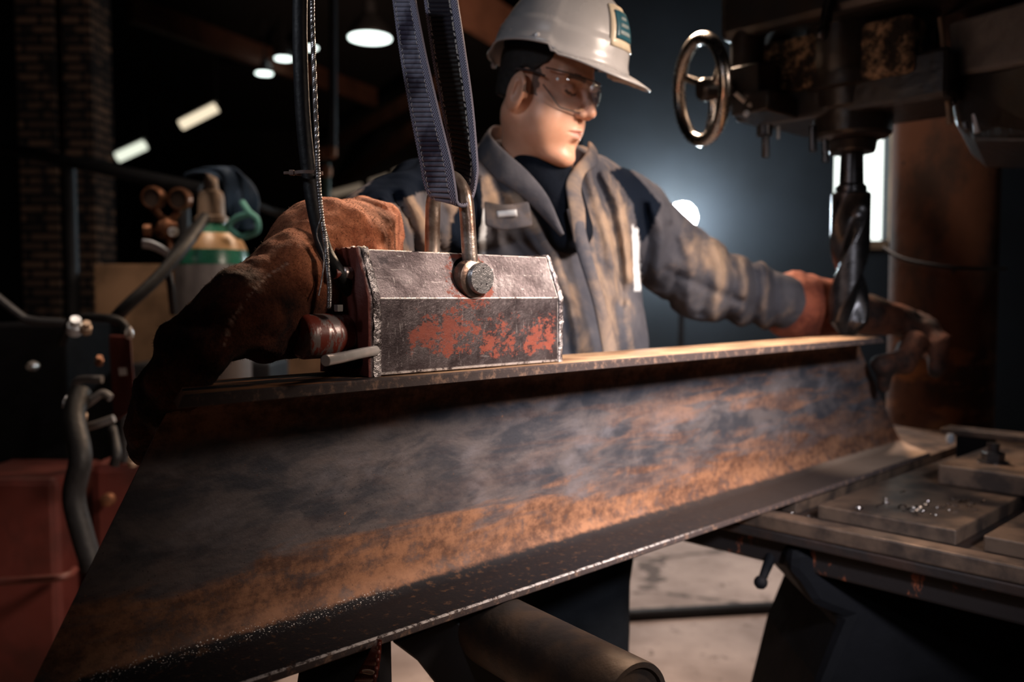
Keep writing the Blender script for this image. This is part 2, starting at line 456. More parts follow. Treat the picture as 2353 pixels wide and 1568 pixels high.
M['web'] = t.out(cc, .55, 0, t.bump(t.math('ADD', t.math('MULTIPLY', wvv, ed), t.noise(400, 2)), .5, .0012), Sheen_Weight=.0, Specular_IOR_Level=.25)
M['rubber'] = simple('black_rubber_hose', (0.012, 0.012, 0.014), .55, 0, .4, 30, .25, 90, Specular_IOR_Level=.25)
M['wire'] = simple('steel_wire', (0.42, 0.40, 0.40), .35, .9, .5, 60, .2, 200)
M['tie'] = simple('brown_cable_tie', (0.22, 0.15, 0.13), .45)
t = NT('brown_leather'); f = t.ramp(t.noise(14, 6, .68), .36, .64)
fz = t.noise(320, 3, .8)
c = t.mix(f, (0.014, 0.0065, 0.005), (0.125, 0.040, 0.021)); c = t.mix(t.attr('cuff'), c, t.mix(f, (0.26, 0.075, 0.035), (0.66, 0.25, 0.13)))
c = t.mix(t.attr('seam'), c, (0.5, 0.34, 0.28))
c = t.mix(t.ramp(fz, .3, .75), t.mulc(.55, c), c)
M['leather'] = t.out(c, .85, 0, t.bump(fz, .8, .0025, t.bump(t.noise(45, 4), .6, .006)), Sheen_Weight=.03, Specular_IOR_Level=.1)
t = NT('rust_red_leather'); f = t.ramp(t.noise(12, 6, .68), .36, .64)
M['leather2'] = t.out(t.mix(t.attr('cuff'), t.mix(f, (0.016, 0.007, 0.005), (0.14, 0.045, 0.022)), t.mix(f, (0.12, 0.024, 0.012), (0.30, 0.075, 0.035))), .8, 0, t.bump(t.noise(120, 4), .5, .004))  # hand part darkened in the colour to stand for its shadow
t = NT('work_jacket_cloth')
g = t.mix(t.ramp(t.noise(7, 4), .4, .6), (0.050, 0.051, 0.062), (0.085, 0.083, 0.094))
d1 = t.ramp(t.math('ADD', t.noise(6.5, 6, .62, None, .5), t.math('MULTIPLY', t.attr('dirt'), .17)), .53, .80)
g = t.mix(d1, g, t.mix(t.noise(25, 4), (0.16, 0.115, 0.085), (0.36, 0.26, 0.19)))  # tan is work dirt plus warm light painted on the folds
g = t.mix(t.attr('navy'), g, (0.007, 0.010, 0.017))
g = t.mix(t.attr('pale'), g, (0.62, 0.66, 0.70))
M['cloth'] = t.out(g, .85, 0, t.bump(t.noise(700, 2), .25, .0008, t.bump(t.noise(18, 4), .35, .01)), Sheen_Weight=0.0, Specular_IOR_Level=0.0)
M['tshirt'] = simple('black_cotton', (0.006, 0.008, 0.013), .9, 0, .3, 20, .3, 200, Specular_IOR_Level=.05)
M['trouser'] = simple('black_trouser_cloth', (0.007, 0.008, 0.010), .9, 0, .3, 9, .4, 60, Specular_IOR_Level=.05)
t = NT('skin'); f = t.noise(14, 4)
c = t.mix(t.ramp(f, .35, .65), (0.56, 0.29, 0.19), (0.66, 0.37, 0.26))
c = t.mix(t.attr('lip'), c, (0.50, 0.19, 0.15)); c = t.mix(t.attr('hair'), c, (0.03, 0.02, 0.018)); c = t.mix(t.attr('red'), c, (0.62, 0.25, 0.18))
M['skin'] = t.out(c, .46, 0, t.bump(t.noise(260, 3), .12, .001), Subsurface_Weight=.12, Subsurface_Scale=.01)
M['hair'] = simple('dark_hair', (0.014, 0.011, 0.010), .6, 0, .4, 90, .8, 300)
M['eye'] = simple('eyeball', (0.55, 0.5, 0.47), .2, 0, .1)
M['iris'] = simple('dark_iris', (0.03, 0.025, 0.02), .15)
M['hat'] = simple('white_hat_plastic', (0.44, 0.42, 0.415), .28, 0, .12, 6, .05, 60)
M['badge'] = simple('cream_badge', (0.75, 0.62, 0.45), .35, 0, .1)
M['teal'] = simple('teal_sticker', (0.03, 0.12, 0.16), .35, 0, .2)
M['tealmark'] = simple('pale_mark', (0.35, 0.42, 0.42), .4)
M['lens'] = None
t = NT('clear_lens'); nt = t.t; tr = t.n('BsdfTransparent'); gl = t.n('BsdfGlossy'); fr = t.n('Fresnel'); mx = t.n('MixShader')
tr.inputs[0].default_value = (.93, .93, .95, 1); gl.inputs['Roughness'].default_value = .04; fr.inputs[0].default_value = 1.5
fm = t.math('MINIMUM', t.math('MULTIPLY', fr.outputs[0], 1.0), .35); nt.links.new(fm, mx.inputs[0]); nt.links.new(tr.outputs[0], mx.inputs[1]); nt.links.new(gl.outputs[0], mx.inputs[2])
nt.links.new(mx.outputs[0], nt.nodes['Material Output'].inputs[0]); M['lens'] = t.m
M['frame'] = simple('dark_frame_plastic', (0.06, 0.045, 0.045), .3)
M['drill'] = simple('dark_tool_steel', (0.10, 0.095, 0.10), .30, .9, .4, 25, .12, 80)
M['greasy'] = simple('greasy_cast_iron', (0.030, 0.028, 0.030), .32, .35, .4, 9, .5, 40, c2=(0.035, 0.026, 0.020))
t = NT('crusted_casting'); f = t.noise(30, 6, .75)
M['crust'] = t.out(t.mix(t.ramp(f, .45, .65), (0.018, 0.013, 0.011), (0.62, 0.42, 0.27)), .42, .1, t.bump(f, 1, .02))
M['greycast'] = simple('grey_casting', (0.15, 0.145, 0.15), .6, .1, .3, 18, .7, 40)
M['wheel'] = simple('polished_handwheel', (0.55, 0.50, 0.46), .25, 1, .4, 15, .06, 60)
t = NT('rusty_column_paint'); f = t.noise(5, 6, .65, t.map((1, 1, .6)))
c = t.mix(t.ramp(f, .42, .62), (0.10, 0.038, 0.020), (0.035, 0.018, 0.014)); c = t.mix(t.ramp(t.noise(26, 3), .68, .74), c, (0.01, 0.008, 0.008))
X, Y, Z = t.sep(); c = t.mix(t.math('MULTIPLY', t.ramp(t.noise(7, 5, .6, t.map((1, 1, 2.2))), .5, .62), t.ramp(Z, 1.25, 1.0)), c, (0.22, 0.085, 0.03))
M['column'] = t.out(c, .85, 0, t.bump(t.noise(30, 4), .3, .006))
t = NT('machine_table_iron'); f = t.noise(11, 5, .6)
M['table'] = t.out(t.mix(t.ramp(f, .38, .64), (0.17, 0.115, 0.085), (0.055, 0.042, 0.038)), t.math('MULTIPLY_ADD', t.noise(20), .3, .3), .45, t.bump(t.noise(60, 4), .2, .003))
M['tabledark'] = simple('table_side_iron', (0.030, 0.024, 0.024), .5, .4, .4, 15, .4, 50, c2=(0.055, 0.032, 0.026))
t = NT('table_lower_rim_paint'); f = t.noise(24, 5, .7, t.map((1, 1, .5)))
M['tablerim'] = t.out(t.mix(t.ramp(f, .56, .64), (0.014, 0.011, 0.012), (0.26, 0.075, 0.035)), .55, .2, t.bump(f, .4, .004))
M['swarf'] = simple('steel_chip', (0.25, 0.22, 0.21), .25, 1)
M['black'] = simple('black_machine_paint', (0.006, 0.006, 0.008), .75, .0, .3, 8, .4, 30, Specular_IOR_Level=.12)
t = NT('concrete_floor'); f = t.noise(2.2, 7, .6); cr = t.n('TexVoronoi', feature='DISTANCE_TO_EDGE'); t.lk(t.map((1, 1, 1), loc=(.3, .2, 0)), cr.inputs['Vector']); cr.inputs['Scale'].default_value = 1.1
wob = t.math('ADD', cr.outputs['Distance'], t.math('MULTIPLY', t.math('SUBTRACT', t.noise(9, 4), .5), .16))
c = t.mix(t.ramp(f, .35, .65), (0.42, 0.33, 0.29), (0.24, 0.18, 0.155))
c = t.mix(t.ramp(t.noise(12, 5, .7), .58, .70), c, (0.12, 0.085, 0.07))
c = t.mix(t.math('MULTIPLY', t.ramp(wob, .022, .008), .8), c, (0.05, 0.035, 0.03))
M['floor'] = t.out(c, .75, 0, t.bump(f, .3, .02))
M['wallb'] = simple('dark_blue_wall', (0.013, 0.0165, 0.023), .75, 0, .35, 1.6, .2, 12)
M['walld'] = simple('dark_hall_wall', (0.018, 0.017, 0.020), .9, 0, .3, 1, .2, 6)
M['roofbeam'] = simple('brown_roof_steel', (0.14, 0.062, 0.038), .7, .1, .4, 3, .2, 12)
M['darksteel'] = simple('dark_painted_steel', (0.035, 0.036, 0.042), .5, .2, .3, 8, .2, 30)
t = NT('old_brick'); br = t.n('TexBrick'); cmb = t.n('CombineXYZ'); X, Y, Z = t.sep(); t.lk(t.math('ADD', X, Y), cmb.inputs[0]); t.lk(Z, cmb.inputs[1]); t.lk(cmb.outputs[0], br.inputs['Vector'])
br.inputs['Color1'].default_value = (0.42, 0.21, 0.12, 1); br.inputs['Color2'].default_value = (0.10, 0.055, 0.038, 1); br.inputs['Mortar'].default_value = (0.012, 0.011, 0.012, 1)
br.inputs['Scale'].default_value = 1; br.inputs['Mortar Size'].default_value = .014; br.inputs['Brick Width'].default_value = .23; br.inputs['Row Height'].default_value = .065
M['brick'] = t.out(t.mix(t.ramp(t.noise(6, 3), .5, .66), br.outputs[0], (0.03, 0.02, 0.017)), .9, 0)
M['wood'] = simple('pale_crate_wood', (0.34, 0.20, 0.115), .8, 0, .5, 4, .3, 20)
M['red'] = simple('red_machine_paint', (0.085, 0.014, 0.010), .6, 0, .45, 6, .2, 30)
M['cylgrey'] = simple('grey_cylinder_paint', (0.20, 0.185, 0.19), .45, .2, .3, 9, .2, 30)
M['green'] = simple('green_cylinder_paint', (0.02, 0.13, 0.085), .25, 0, .4, 9, .1, 30)
M['tan'] = simple('tan_cylinder_paint', (0.46, 0.27, 0.13), .35, 0, .3, 9, .1, 30)
M['cap'] = simple('beige_valve_metal', (0.34, 0.25, 0.19), .5, .3, .3, 20, .2, 60)
M['denim'] = simple('navy_cloth', (0.012, 0.035, 0.075), .85, 0, .3, 15, .3, 60)
M['tealcloth'] = simple('teal_cloth_trim', (0.09, 0.30, 0.27), .8, 0, .3, 20, .3, 90)
M['brass'] = simple('dull_brass', (0.20, 0.09, 0.05), .4, .7, .4, 30, .2, 60)
M['glassface'] = simple('gauge_face', (0.06, 0.045, 0.04), .2)
M['silver'] = simple('pale_sheet', (0.55, 0.60, 0.68), .35, .2)
M['greenpipe'] = simple('dull_green_pipe', (0.03, 0.06, 0.045), .5)
M['lampw'] = emit('lamp_glow_white', (0.86, 1.0, 0.93), 2.5)
M['tubew'] = emit('tube_glow_warm', (1.0, 0.84, 0.60), .75)
M['tubec'] = emit('tube_glow_cool', (0.90, 0.95, 0.78), .75)
M['window'] = emit('window_daylight', (0.90, 0.98, 0.92), 1.6)
M['flood'] = emit('lamp_bulb_glow', (0.80, 0.94, 1.0), 170)
M['strip'] = emit('high_window_glow', (0.55, 0.42, 0.30), .2)
M['paletape'] = simple('white_label', (0.72, 0.72, 0.72), .6, 0, .1)
M['oxblood'] = simple('oxblood_leather', (0.16, 0.035, 0.025), .32, 0, .5, 20, .4, 70)

# ------------------------------------------------------------------ the hall
def slab(name, c, size, mat, ax=None): return struct(obj(name, box(c, size, ax), mat, smooth=False))
slab('floor', (0, 9, -.05), (18, 24, .1), M['floor'])
slab('ceiling', (0, 9, 5.2), (18, 24, .1), M['walld'])
slab('wall_left', (-7, 9, 2.55), (.1, 24, 5.2), M['walld'])
slab('wall_right', (4.2, 1.5, 2.55), (.1, 9, 5.2), M['walld'])
slab('wall_far', (-2, 20.5, 2.55), (14, .1, 5.2), M['walld'])
slab('wall_behind', (0, -2.95, 2.55), (18, .1, 5.2), M['walld'])
# partition behind the worker, with a tall bright window cut into it
WY = 5.2
def onwall(u, v, y=WY):
    r = ray(u, v); return CAM + r * (y / r[1])
wl = onwall(1912, 700)[0]; wr = onwall(2036, 700)[0]; wb = onwall(1975, 552)[2]; wt = onwall(1975, 205)[2]
x0, x1 = .42, 4.2
parts = [box(((x0 + wl) / 2, WY + .06, 1.1), (wl - x0, .12, 2.2)), box(((wr + x1) / 2, WY + .06, 2.6), (x1 - wr, .12, 5.2)),
         box(((wl + wr) / 2, WY + .06, wb / 2), (wr - wl, .12, wb)), box(((wl + wr) / 2, WY + .06, (wt + 5.2) / 2), (wr - wl, .12, 5.2 - wt)),
         box(((x0 + wl) / 2, WY + .06, 3.7), (wl - x0, .12, 3.0))]
struct(obj('wall_back', join(*parts), M['wallb'], smooth=False))
win = struct(obj('window_1', box(((wl + wr) / 2, WY + .10, (wb + wt) / 2), (wr - wl, .01, wt - wb)), M['window'], smooth=False))
slab('trim_1', (wr + .03, WY - .01, (wb + wt) / 2), (.05, .06, wt - wb + .1), M['wood'])
slab('trim_2', ((wl + wr) / 2, WY - .01, wb - .03), (wr - wl - .04, .08, .05), M['wood'])

# roof steel
def bar(a, b, w_, h_, mat, name='roof_beam'):
    a = np.array(a); b = np.array(b); d = b - a; L = np.linalg.norm(d); d = d / L
    x = np.cross(d, [0, 0, 1.0]); x /= np.linalg.norm(x); y = np.cross(x, d)
    return obj(name, box((a + b) / 2, (L, w_, h_), (d, x, y)), mat, smooth=False)
def ends(u1, v1, h1, u2, v2, h2):
    def q(u, v, h):
        r = ray(u, v); return CAM + r * (h - CAM[2]) / r[2]
    return q(u1, v1, h1), q(u2, v2, h2)
rb = [(300, 20, 860, 225, .30, 'brown roof beam sloping down behind the black hose', 4.6),
      (1010, -30, 1330, 175, .42, 'broad brown roof beam between the sling and the hard hat', 4.0),
      (1380, 290, 1760, 60, .22, 'brown roof beam rising to the right behind the handwheel', 3.9),
      (1400, 330, 1800, 170, .14, 'thin brown roof rail rising behind the handwheel below a wider beam', 3.6),
      (780, 420, 1010, 255, .22, 'dim roof purlin low behind the sling, lowest of the two there', 3.8),
      (770, 330, 1010, 190, .18, 'dim roof purlin behind the sling, upper of the two there', 4.2)]
for (u1, v1, u2, v2, hh, lab, ht) in rb:
    a, b = ends(u1, v1, ht, u2, v2, ht)
    tag(bar(a, b, .12, hh, M['roofbeam']), lab, 'roof beam', 'brown steel beams under the hall roof')
# lit strip of high windows far back
for k, (u1, v1, u2, v2) in enumerate([(762, 447, 832, 428), (850, 420, 893, 406), (905, 398, 925, 390)]):
    a, b = onwall(u1, v1, 20.35), onwall(u2, v2, 20.35)
    struct(bar(a, b, .10, .13, M['strip'], 'window_%d' % (k + 2)))
# ceiling lamps
def hang(o, top, r=.008): return obj('suspension_rod', cyl(top, (top[0], top[1], 5.15), r, 8), M['darksteel'], o)
def highbay(u, v, z, r, lab, tilt=0):
    c = P(u, v, z); t_ = thing('high_bay_lamp', lab, 'ceiling lamp', loc=c, group='round high bay lamps')
    obj('lamp_shade', lathe([(r * 1.04, -.02), (r * 1.06, 0), (r * .8, .10), (r * .3, .22), (r * .25, .34)], c, n=32), M['darksteel'], t_)
    obj('lamp_lens', lathe([(r, -.03), (r, -.021)], c, n=32), M['lampw'], t_)
    hang(t_, c + np.array([0, 0, .34]), .01); return t_
highbay(850, 82, 8.5, .21, 'large round lit high bay lamp left of the sling top')
highbay(607, 165, 12, .115, 'small round lamp lowest of the cluster left of the hose')
highbay(652, 131, 12, .12, 'small round lamp half hidden behind the hose, left side')
highbay(712, 106, 12, .11, 'small round lamp peeking out between hose and wire cable')
def strip(u1, v1, u2, v2, z, mat, lab):
    a, b = P(u1, v1, z), P(u2, v2, z); t_ = thing('strip_light', lab, 'ceiling lamp', loc=(a + b) / 2, group='tube lights left')
    d = b - a; L = np.linalg.norm(d)
    obj('tube_diffuser', tube(np.linspace(a, b, 4), .07, 12), mat, t_)
    obj('lamp_housing', bx_(a + np.array([0, 0, .10]), b + np.array([0, 0, .10]), .16, .06), M['darksteel'], t_)
    hang(t_, a + np.array([0, 0, .13])); hang(t_, b + np.array([0, 0, .13]))
def bx_(a, b, w_, h_):
    d = b - a; L = np.linalg.norm(d); d = d / L; x = np.cross(d, [0, 0, 1.0]); x /= np.linalg.norm(x)
    return box((a + b) / 2, (L, w_, h_), (d, x, np.cross(x, d)))
strip(416, 288, 497, 247, 12, M['tubew'], 'warm tube light, upper right of the two over the gas cylinder')
strip(270, 362, 333, 333, 12, M['tubec'], 'cool tube light, lower left of the two beside the brick pillar')

# brick pillars, drainpipe, railing
for (u0, u1, z, lab) in [(52, 138, 6.0, 'left brick pillar in the dark left background'), (158, 222, 6.0, 'right brick pillar just right of the dark upright pipe')]:
    a = P(u0, 600, z); b = P(u1, 600, z); tag(obj('brick_pillar', box(((a[0] + b[0]) / 2, a[1] + .15, 1.9), (b[0] - a[0], .3, 3.8)), M['brick'], smooth=False), lab, 'pillar', 'brick pillars')
r_ = thing('guard_rail', 'dark steel guard rail crossing in front of the brick pillars', 'railing', loc=P(160, 500, 3.6))
obj('top_rail', tube(np.linspace(P(-60, 325, 4.2), P(470, 437, 3.4), 4), .028, 12), M['darksteel'], r_)
pp = P(160, 372, 3.85); obj('rail_post', cyl((pp[0], pp[1], 0), pp, .03, 14), M['darksteel'], r_)
pp = P(420, 427, 3.48); obj('rail_post', cyl((pp[0], pp[1], 0), pp, .028, 14), M['darksteel'], r_)
# overhead drop pipes behind the wire
for k, (u, vt, vb, z, mt) in enumerate([(750, 375, 520, 4.0, 'greenpipe'), (765, -60, 360, 4.0, 'darksteel')]):
    t_ = thing('service_pipe', ['dull green upright pipe with rusty fittings just right of the wire cable', 'dark upright service pipe behind the wire cable near the top'][k], 'pipe', loc=P(u, vb, z))
    obj('pipe_run', cyl(P(u, vb, z), P(u, vt, z), .02, 12), M[mt], t_)
    if k == 0:
        for (uu, vv) in [(742, 352), (748, 395), (760, 350)]: obj('pipe_fitting', lathe([(.02, -.03), (.032, -.02), (.032, .02), (.02, .03)], P(uu, vv, z), n=12), M['brass'], t_)

# ------------------------------------------------------------------ gas cylinder and its neighbours
gc = P(488, 600, 2.73); gx, gy = gc[0], gc[1]
g_ = thing('gas_cylinder', 'grey gas cylinder with green and tan painted shoulder behind the near glove', 'gas cylinder', loc=(gx, gy, 0))
O = (gx, gy, 0)
obj('cylinder_body', lathe([(.10, 0), (.115, .015), (.115, 1.345)], O, n=48, cap=True), M['cylgrey'], g_)
obj('green_band', lathe([(.1155, 1.345), (.115, 1.36), (.108, 1.392)], O, n=48, cap=False), M['green'], g_)
obj('tan_band', lathe([(.108, 1.392), (.096, 1.42), (.077, 1.445)], O, n=48, cap=False), M['tan'], g_)
obj('green_collar', lathe([(.077, 1.445), (.058, 1.462), (.045, 1.475), (.045, 1.48), (.0, 1.481)], O, n=48, cap=False), M['green'], g_)
obj('valve_cap', lathe([(.052, 1.48), (.052, 1.497), (.042, 1.502), (.040, 1.56), (.036, 1.575), (.024, 1.585), (.020, 1.625), (.012, 1.64), (0, 1.642)], O, n=32), M['cap'], g_)
# regulator with two gauges
rg_ = thing('gas_regulator', 'brass gas regulator with two round gauges left of the gas cylinder', 'regulator', loc=P(395, 500, 2.7))
for (u, v) in [(352, 455), (413, 458)]:
    c = P(u, v, 2.62); gq = obj('pressure_gauge', lathe([(.026, .02), (.034, .018), (.036, 0), (.034, -.012), (.029, -.014), (.028, -.006)], c, np.array([0.15, 1, 0.05]), 28), M['brass'], rg_)
    obj('gauge_face', lathe([(.028, -.008), (.028, -.003)], c, np.array([0.15, 1, 0.05]), 28), M['glassface'], gq)
obj('regulator_body', join(cyl(P(352, 480, 2.66), P(385, 520, 2.66), .012, 12), cyl(P(413, 485, 2.66), P(385, 520, 2.66), .012, 12), lathe([(.018, -.03), (.034, -.02), (.036, .02), (.02, .035)], P(383, 525, 2.66), (-.6, -.6, .2), 20),
                           cyl(P(383, 525, 2.66), P(395, 590, 2.66), .011, 12), lathe([(.012, -.012), (.02, -.01), (.02, .01), (.012, .012)], P(340, 530, 2.6), (1, .2, 0), 12)), M['brass'], rg_)
obj('outlet_cap', lathe([(.008, -.01), (.014, -.008), (.014, .008), (.008, .01)], P(398, 533, 2.58), (.2, -1, 0), 16), M['chrome'], rg_)
# cloth hanging over the cap
cl = thing('hanging_overall', 'navy cloth with teal trim hanging over the gas cylinder cap', 'cloth', loc=P(520, 450, 2.7))
C_ = np.array([P(430, 400, 2.72), P(470, 392, 2.68), P(515, 395, 2.62), (P(545, 430, 2.62)), P(562, 480, 2.62), P(568, 520, 2.63)])
cs = spline(C_, 10); wd = np.interp(np.linspace(0, 1, len(cs)), [0, .3, .6, 1], [.015, .03, .055, .06])
A = np.zeros((len(cs), 14, 3))
for i, c in enumerate(cs):
    for j in range(14):
        q = (j / 13 - .5) * 2; A[i, j] = c + np.array([-.3, -.9, 0]) * .012 * math.cos(q * 5 + i * .3) + np.array([.75, 0, .35]) * q * wd[i]
obj('cloth_fold', grid(A), M['denim'], cl, solid=.006, subs=1)
obj('teal_trim', tube(spline([P(556, 465, 2.58), P(572, 488, 2.56), P(590, 505, 2.56), P(591, 530, 2.57), P(570, 541, 2.6), P(548, 543, 2.61), P(526, 520, 2.6), P(545, 500, 2.58), P(573, 492, 2.56)], 8), .0095, 10), M['tealcloth'], cl)
obj('cloth_sleeve', tube(spline([P(545, 440, 2.64), P(560, 480, 2.64), P(566, 520, 2.66)], 8), np.linspace(.02, .042, 17), 14), M['denim'], cl)
# hoses by the regulator
for k, pts in enumerate([[(445, 520, 2.6), (415, 560, 2.5), (385, 600, 2.4), (392, 660, 2.4), (398, 720, 2.45)], [(470, 500, 2.55), (430, 560, 2.4), (360, 640, 2.3), (290, 705, 2.25), (262, 735, 2.3)],
                         [(585, 470, 3), (640, 490, 3.1), (700, 492, 3.2), (780, 505, 3.2), (835, 560, 3.2), (845, 800, 3.2), (845, 1440, 3.22)], [(140, 790, 2.3), (170, 735, 2.25), (250, 732, 2.2), (283, 745, 2.2), (288, 770, 2.2)],
                         [(185, 900, 2.1), (170, 960, 2.05), (185, 1050, 2.0), (170, 1140, 2.0), (190, 1230, 2.0), (215, 1310, 2.0)], [(258, 985, 2.15), (268, 1040, 2.1), (262, 1070, 2.1)]]):
    lab = ['black hose dropping from the regulator toward the crate', 'thick black hose running diagonally left in front of the crate', 'dark hose sagging from the gas cylinder toward the worker', 'black hose arching over the red panel',
           'worn grey hose hanging down in front of the red welding machine', 'short black hose end below the red panel'][k]
    tag(obj('hose', tube(spline([P(*q) for q in pts], 10), [.010, .017, .014, .011, .026, .012][k], 12), M['rubber']), lab, 'hose', 'hoses in the left background')
# pale metal flap
tag(obj('metal_flap', grid(np.array([[P(326 + 62 * a, 552 + 26 * a * a + 16 * b, 2.5 + .05 * b) for b in np.linspace(0, 1, 5)] for a in np.linspace(0, 1, 9)])), M['silver'], solid=.006), 'small pale metal flap catching light left of the gas cylinder', 'metal flap')
# crates
def floorbox(name, u0, u1, vt, z, dep, mat, lab, cat, group=None, vb=None, tilt=0):
    a = P(u0, vt, z); b = P(u1, vt, z); zb = 0 if vb is None else P(u0, vb, z)[2]
    o = obj(name, box(((a[0] + b[0]) / 2, a[1] + dep / 2, (a[2] + zb) / 2), (b[0] - a[0], dep, a[2] - zb)), mat, smooth=False, bevel=.008)
    return tag(o, lab, cat, group)
floorbox('wooden_crate', 214, 408, 607, 3.5, .6, M['wood'], 'tall pale wooden crate left of the gas cylinder', 'crate', 'wooden crates')
floorbox('wooden_crate', 590, 775, 690, 3.9, .6, M['wood'], 'pale wooden crate seen in the gap under the near glove', 'crate', 'wooden crates')
floorbox('steel_cabinet', 405, 575, 640, 3.2, .3, M['darksteel'], 'dark steel cabinet directly behind the gas cylinder', 'cabinet')
floorbox('work_bench', 300, 620, 835, 2.95, .25, M['darksteel'], 'low dark bench behind the red panel and glove', 'bench')
# red panel + welding gear
pn = thing('fire_extinguisher_box', 'narrow upright red metal box with pale sticker left of the glove', 'box', loc=P(280, 980, 2.3))
obj('red_housing', join(prism(np.array([P(250, 770, 2.25), P(300, 772, 2.2), P(313, 940, 2.2), P(262, 972, 2.25)]), np.array([P(250, 770, 2.42), P(300, 772, 2.4), P(313, 940, 2.4), P(262, 972, 2.42)]))), M['red'], pn, smooth=False, bevel=.006)
obj('pale_sticker', prism(np.array([P(272, 846, 2.218), P(290, 846, 2.205), P(292, 862, 2.205), P(274, 864, 2.218)]), np.array([P(272, 846, 2.23), P(290, 846, 2.215), P(292, 862, 2.215), P(274, 864, 2.23)])), M['paletape'], pn, smooth=False)
obj('box_foot', cyl((P(285, 972, 2.32)[0], P(285, 972, 2.32)[1], .70), P(285, 950, 2.32), .012, 10), M['darksteel'], pn)
obj('latch_knob', lathe([(.004, -.02), (.011, -.014), (.012, 0), (.006, .012)], P(296, 762, 2.2), n=14), M['chrome'], pn)
wm = thing('welding_machine', 'red welding machine on the floor at lower left', 'welding machine', loc=P(160, 1560, 2.2))
a = P(-120, 1100, 2.25); b = P(128, 1100, 2.25); obj('left_housing', box(((a[0] + b[0]) / 2, a[1] + .14, a[2] / 2), (b[0] - a[0], .28, a[2])), M['red'], wm, smooth=False, bevel=.02)
a = P(200, 1062, 2.3); b = P(420, 1062, 2.3); obj('right_housing', box(((a[0] + b[0]) / 2, a[1] + .13, a[2] / 2), (b[0] - a[0], .26, a[2])), M['red'], wm, smooth=False, bevel=.03)
obj('base_rail', tube(spline([P(-40, 1340, 2.1), P(80, 1332, 2.1), P(150, 1325, 2.12), P(172, 1310, 2.2)], 8), .010, 10), M['red'], wm)
obj('control_knob', lathe([(.008, -.02), (.016, -.016), (.018, .004)], P(250, 1148, 2.27), (0, 1, 0), 16), M['brass'], wm)
tb = thing('tool_trolley', 'dark cluttered tool trolley at the left edge above the welding machine', 'trolley', loc=P(80, 1100, 2.6))
a = P(-80, 745, 2.6); b = P(150, 745, 2.6); obj('trolley_body', box(((a[0] + b[0]) / 2, a[1] + .2, a[2] / 2), (b[0] - a[0], .4, a[2])), M['black'], tb, smooth=False, bevel=.01)
obj('push_handle', tube(spline([P(-10, 680, 2.4), P(40, 720, 2.4), P(70, 736, 2.4), P(150, 742, 2.4)], 8), .012, 10), M['darksteel'], tb)
obj('catch', lathe([(.01, -.02), (.016, 0), (.01, .02)], P(76, 842, 2.55), (0, 1, 0), 12), M['chrome'], tb)
for k, (u, v, r, mt, lab) in enumerate([(172, 752, .018, 'silver', 'pale fitting left of the red box near its top'), (187, 957, .014, 'cap', 'brass fitting shining left of the red box'), (180, 1010, .013, 'brass', 'copper fitting under the shining brass one'),
                                     (198, 755, .013, 'cap', 'beige fitting beside the pale one left of the red box'), (228, 830, .010, 'brass', 'tiny copper fitting beside the upper red box'), (158, 928, .014, 'silver', 'grey fitting at the left of the hose bundle'), (305, 1060, .012, 'cap', 'small fitting on the red welding machine')]):
    tag(obj('hose_fitting', lathe([(r * .6, -r * 1.4), (r, -r), (r, r * .4), (r * .7, r * .6), (r * .7, r * 1.6)], P(u, v, 2.12), (.4, -.6, .7), 12), M[mt]), lab, 'fitting', 'hose fittings by the red box')
for k, pts in enumerate([[(180, 940, 2.15), (205, 925, 2.1), (235, 905, 2.1), (255, 915, 2.1)], [(175, 930, 2.15), (172, 890, 2.15), (185, 873, 2.15), (235, 872, 2.15)], [(190, 985, 2.15), (225, 975, 2.12), (262, 962, 2.12)]]):
    tag(obj('torch_lead', tube(spline([P(*q) for q in pts], 8), .010, 10), M['greycast']), ['torch lead curling right in front of the red box, middle one', 'torch lead bent at the top left of the fittings', 'torch lead running low toward the foot of the red box'][k], 'cable', 'torch leads by the red box')

# ------------------------------------------------------------------ floodlight behind the arm
fl = thing('work_lamp', 'blazing white work lamp behind the worker\'s outstretched arm', 'floodlight', loc=P(1568, 505, 4.85))
fc = P(1568, 500, 4.85); fd = -FW * .95 + np.array([-.15, 0, .05])
obj('lamp_bulb', lathe([(.0, -.085), (.04, -.075), (.068, -.047), (.082, 0), (.068, .047), (.04, .075), (.0, .085)], fc, n=28, cap=False), M['flood'], fl)
obj('lamp_socket', lathe([(.03, -.13), (.034, -.12), (.034, -.058)], fc, n=20), M['darksteel'], fl)
obj('lamp_stand', cyl((fc[0], fc[1], 0), (fc[0], fc[1], fc[2] - .12), .016, 12), M['darksteel'], fl)

# ------------------------------------------------------------------ the steel beam
def endL(t_, h): return -.235 + .39 * t_ + .535 * h
def endR(t_, h): return 1.43 + .9 * t_ - 1.0 * h
prof = [(0.0018, 0), (0, -.002), (0, -.0125), (.002, -.0135), (.085, -.0165)]
for k in range(1, 7):
    a = k / 6 * math.pi / 2; prof.append((.085 + .030 * math.sin(a), -.0165 - .030 * (1 - math.cos(a))))
for k in range(0, 7):
    a = k / 6 * math.pi / 2; prof.append((.115 - .034 * (1 - math.cos(a)), -.278 - .034 * math.sin(a)))
prof += [(.003, -.314), (.0005, -.3148), (0, -.317), (0, -.323), (.002, -.325), (.125, -.325), (.125, 0)]
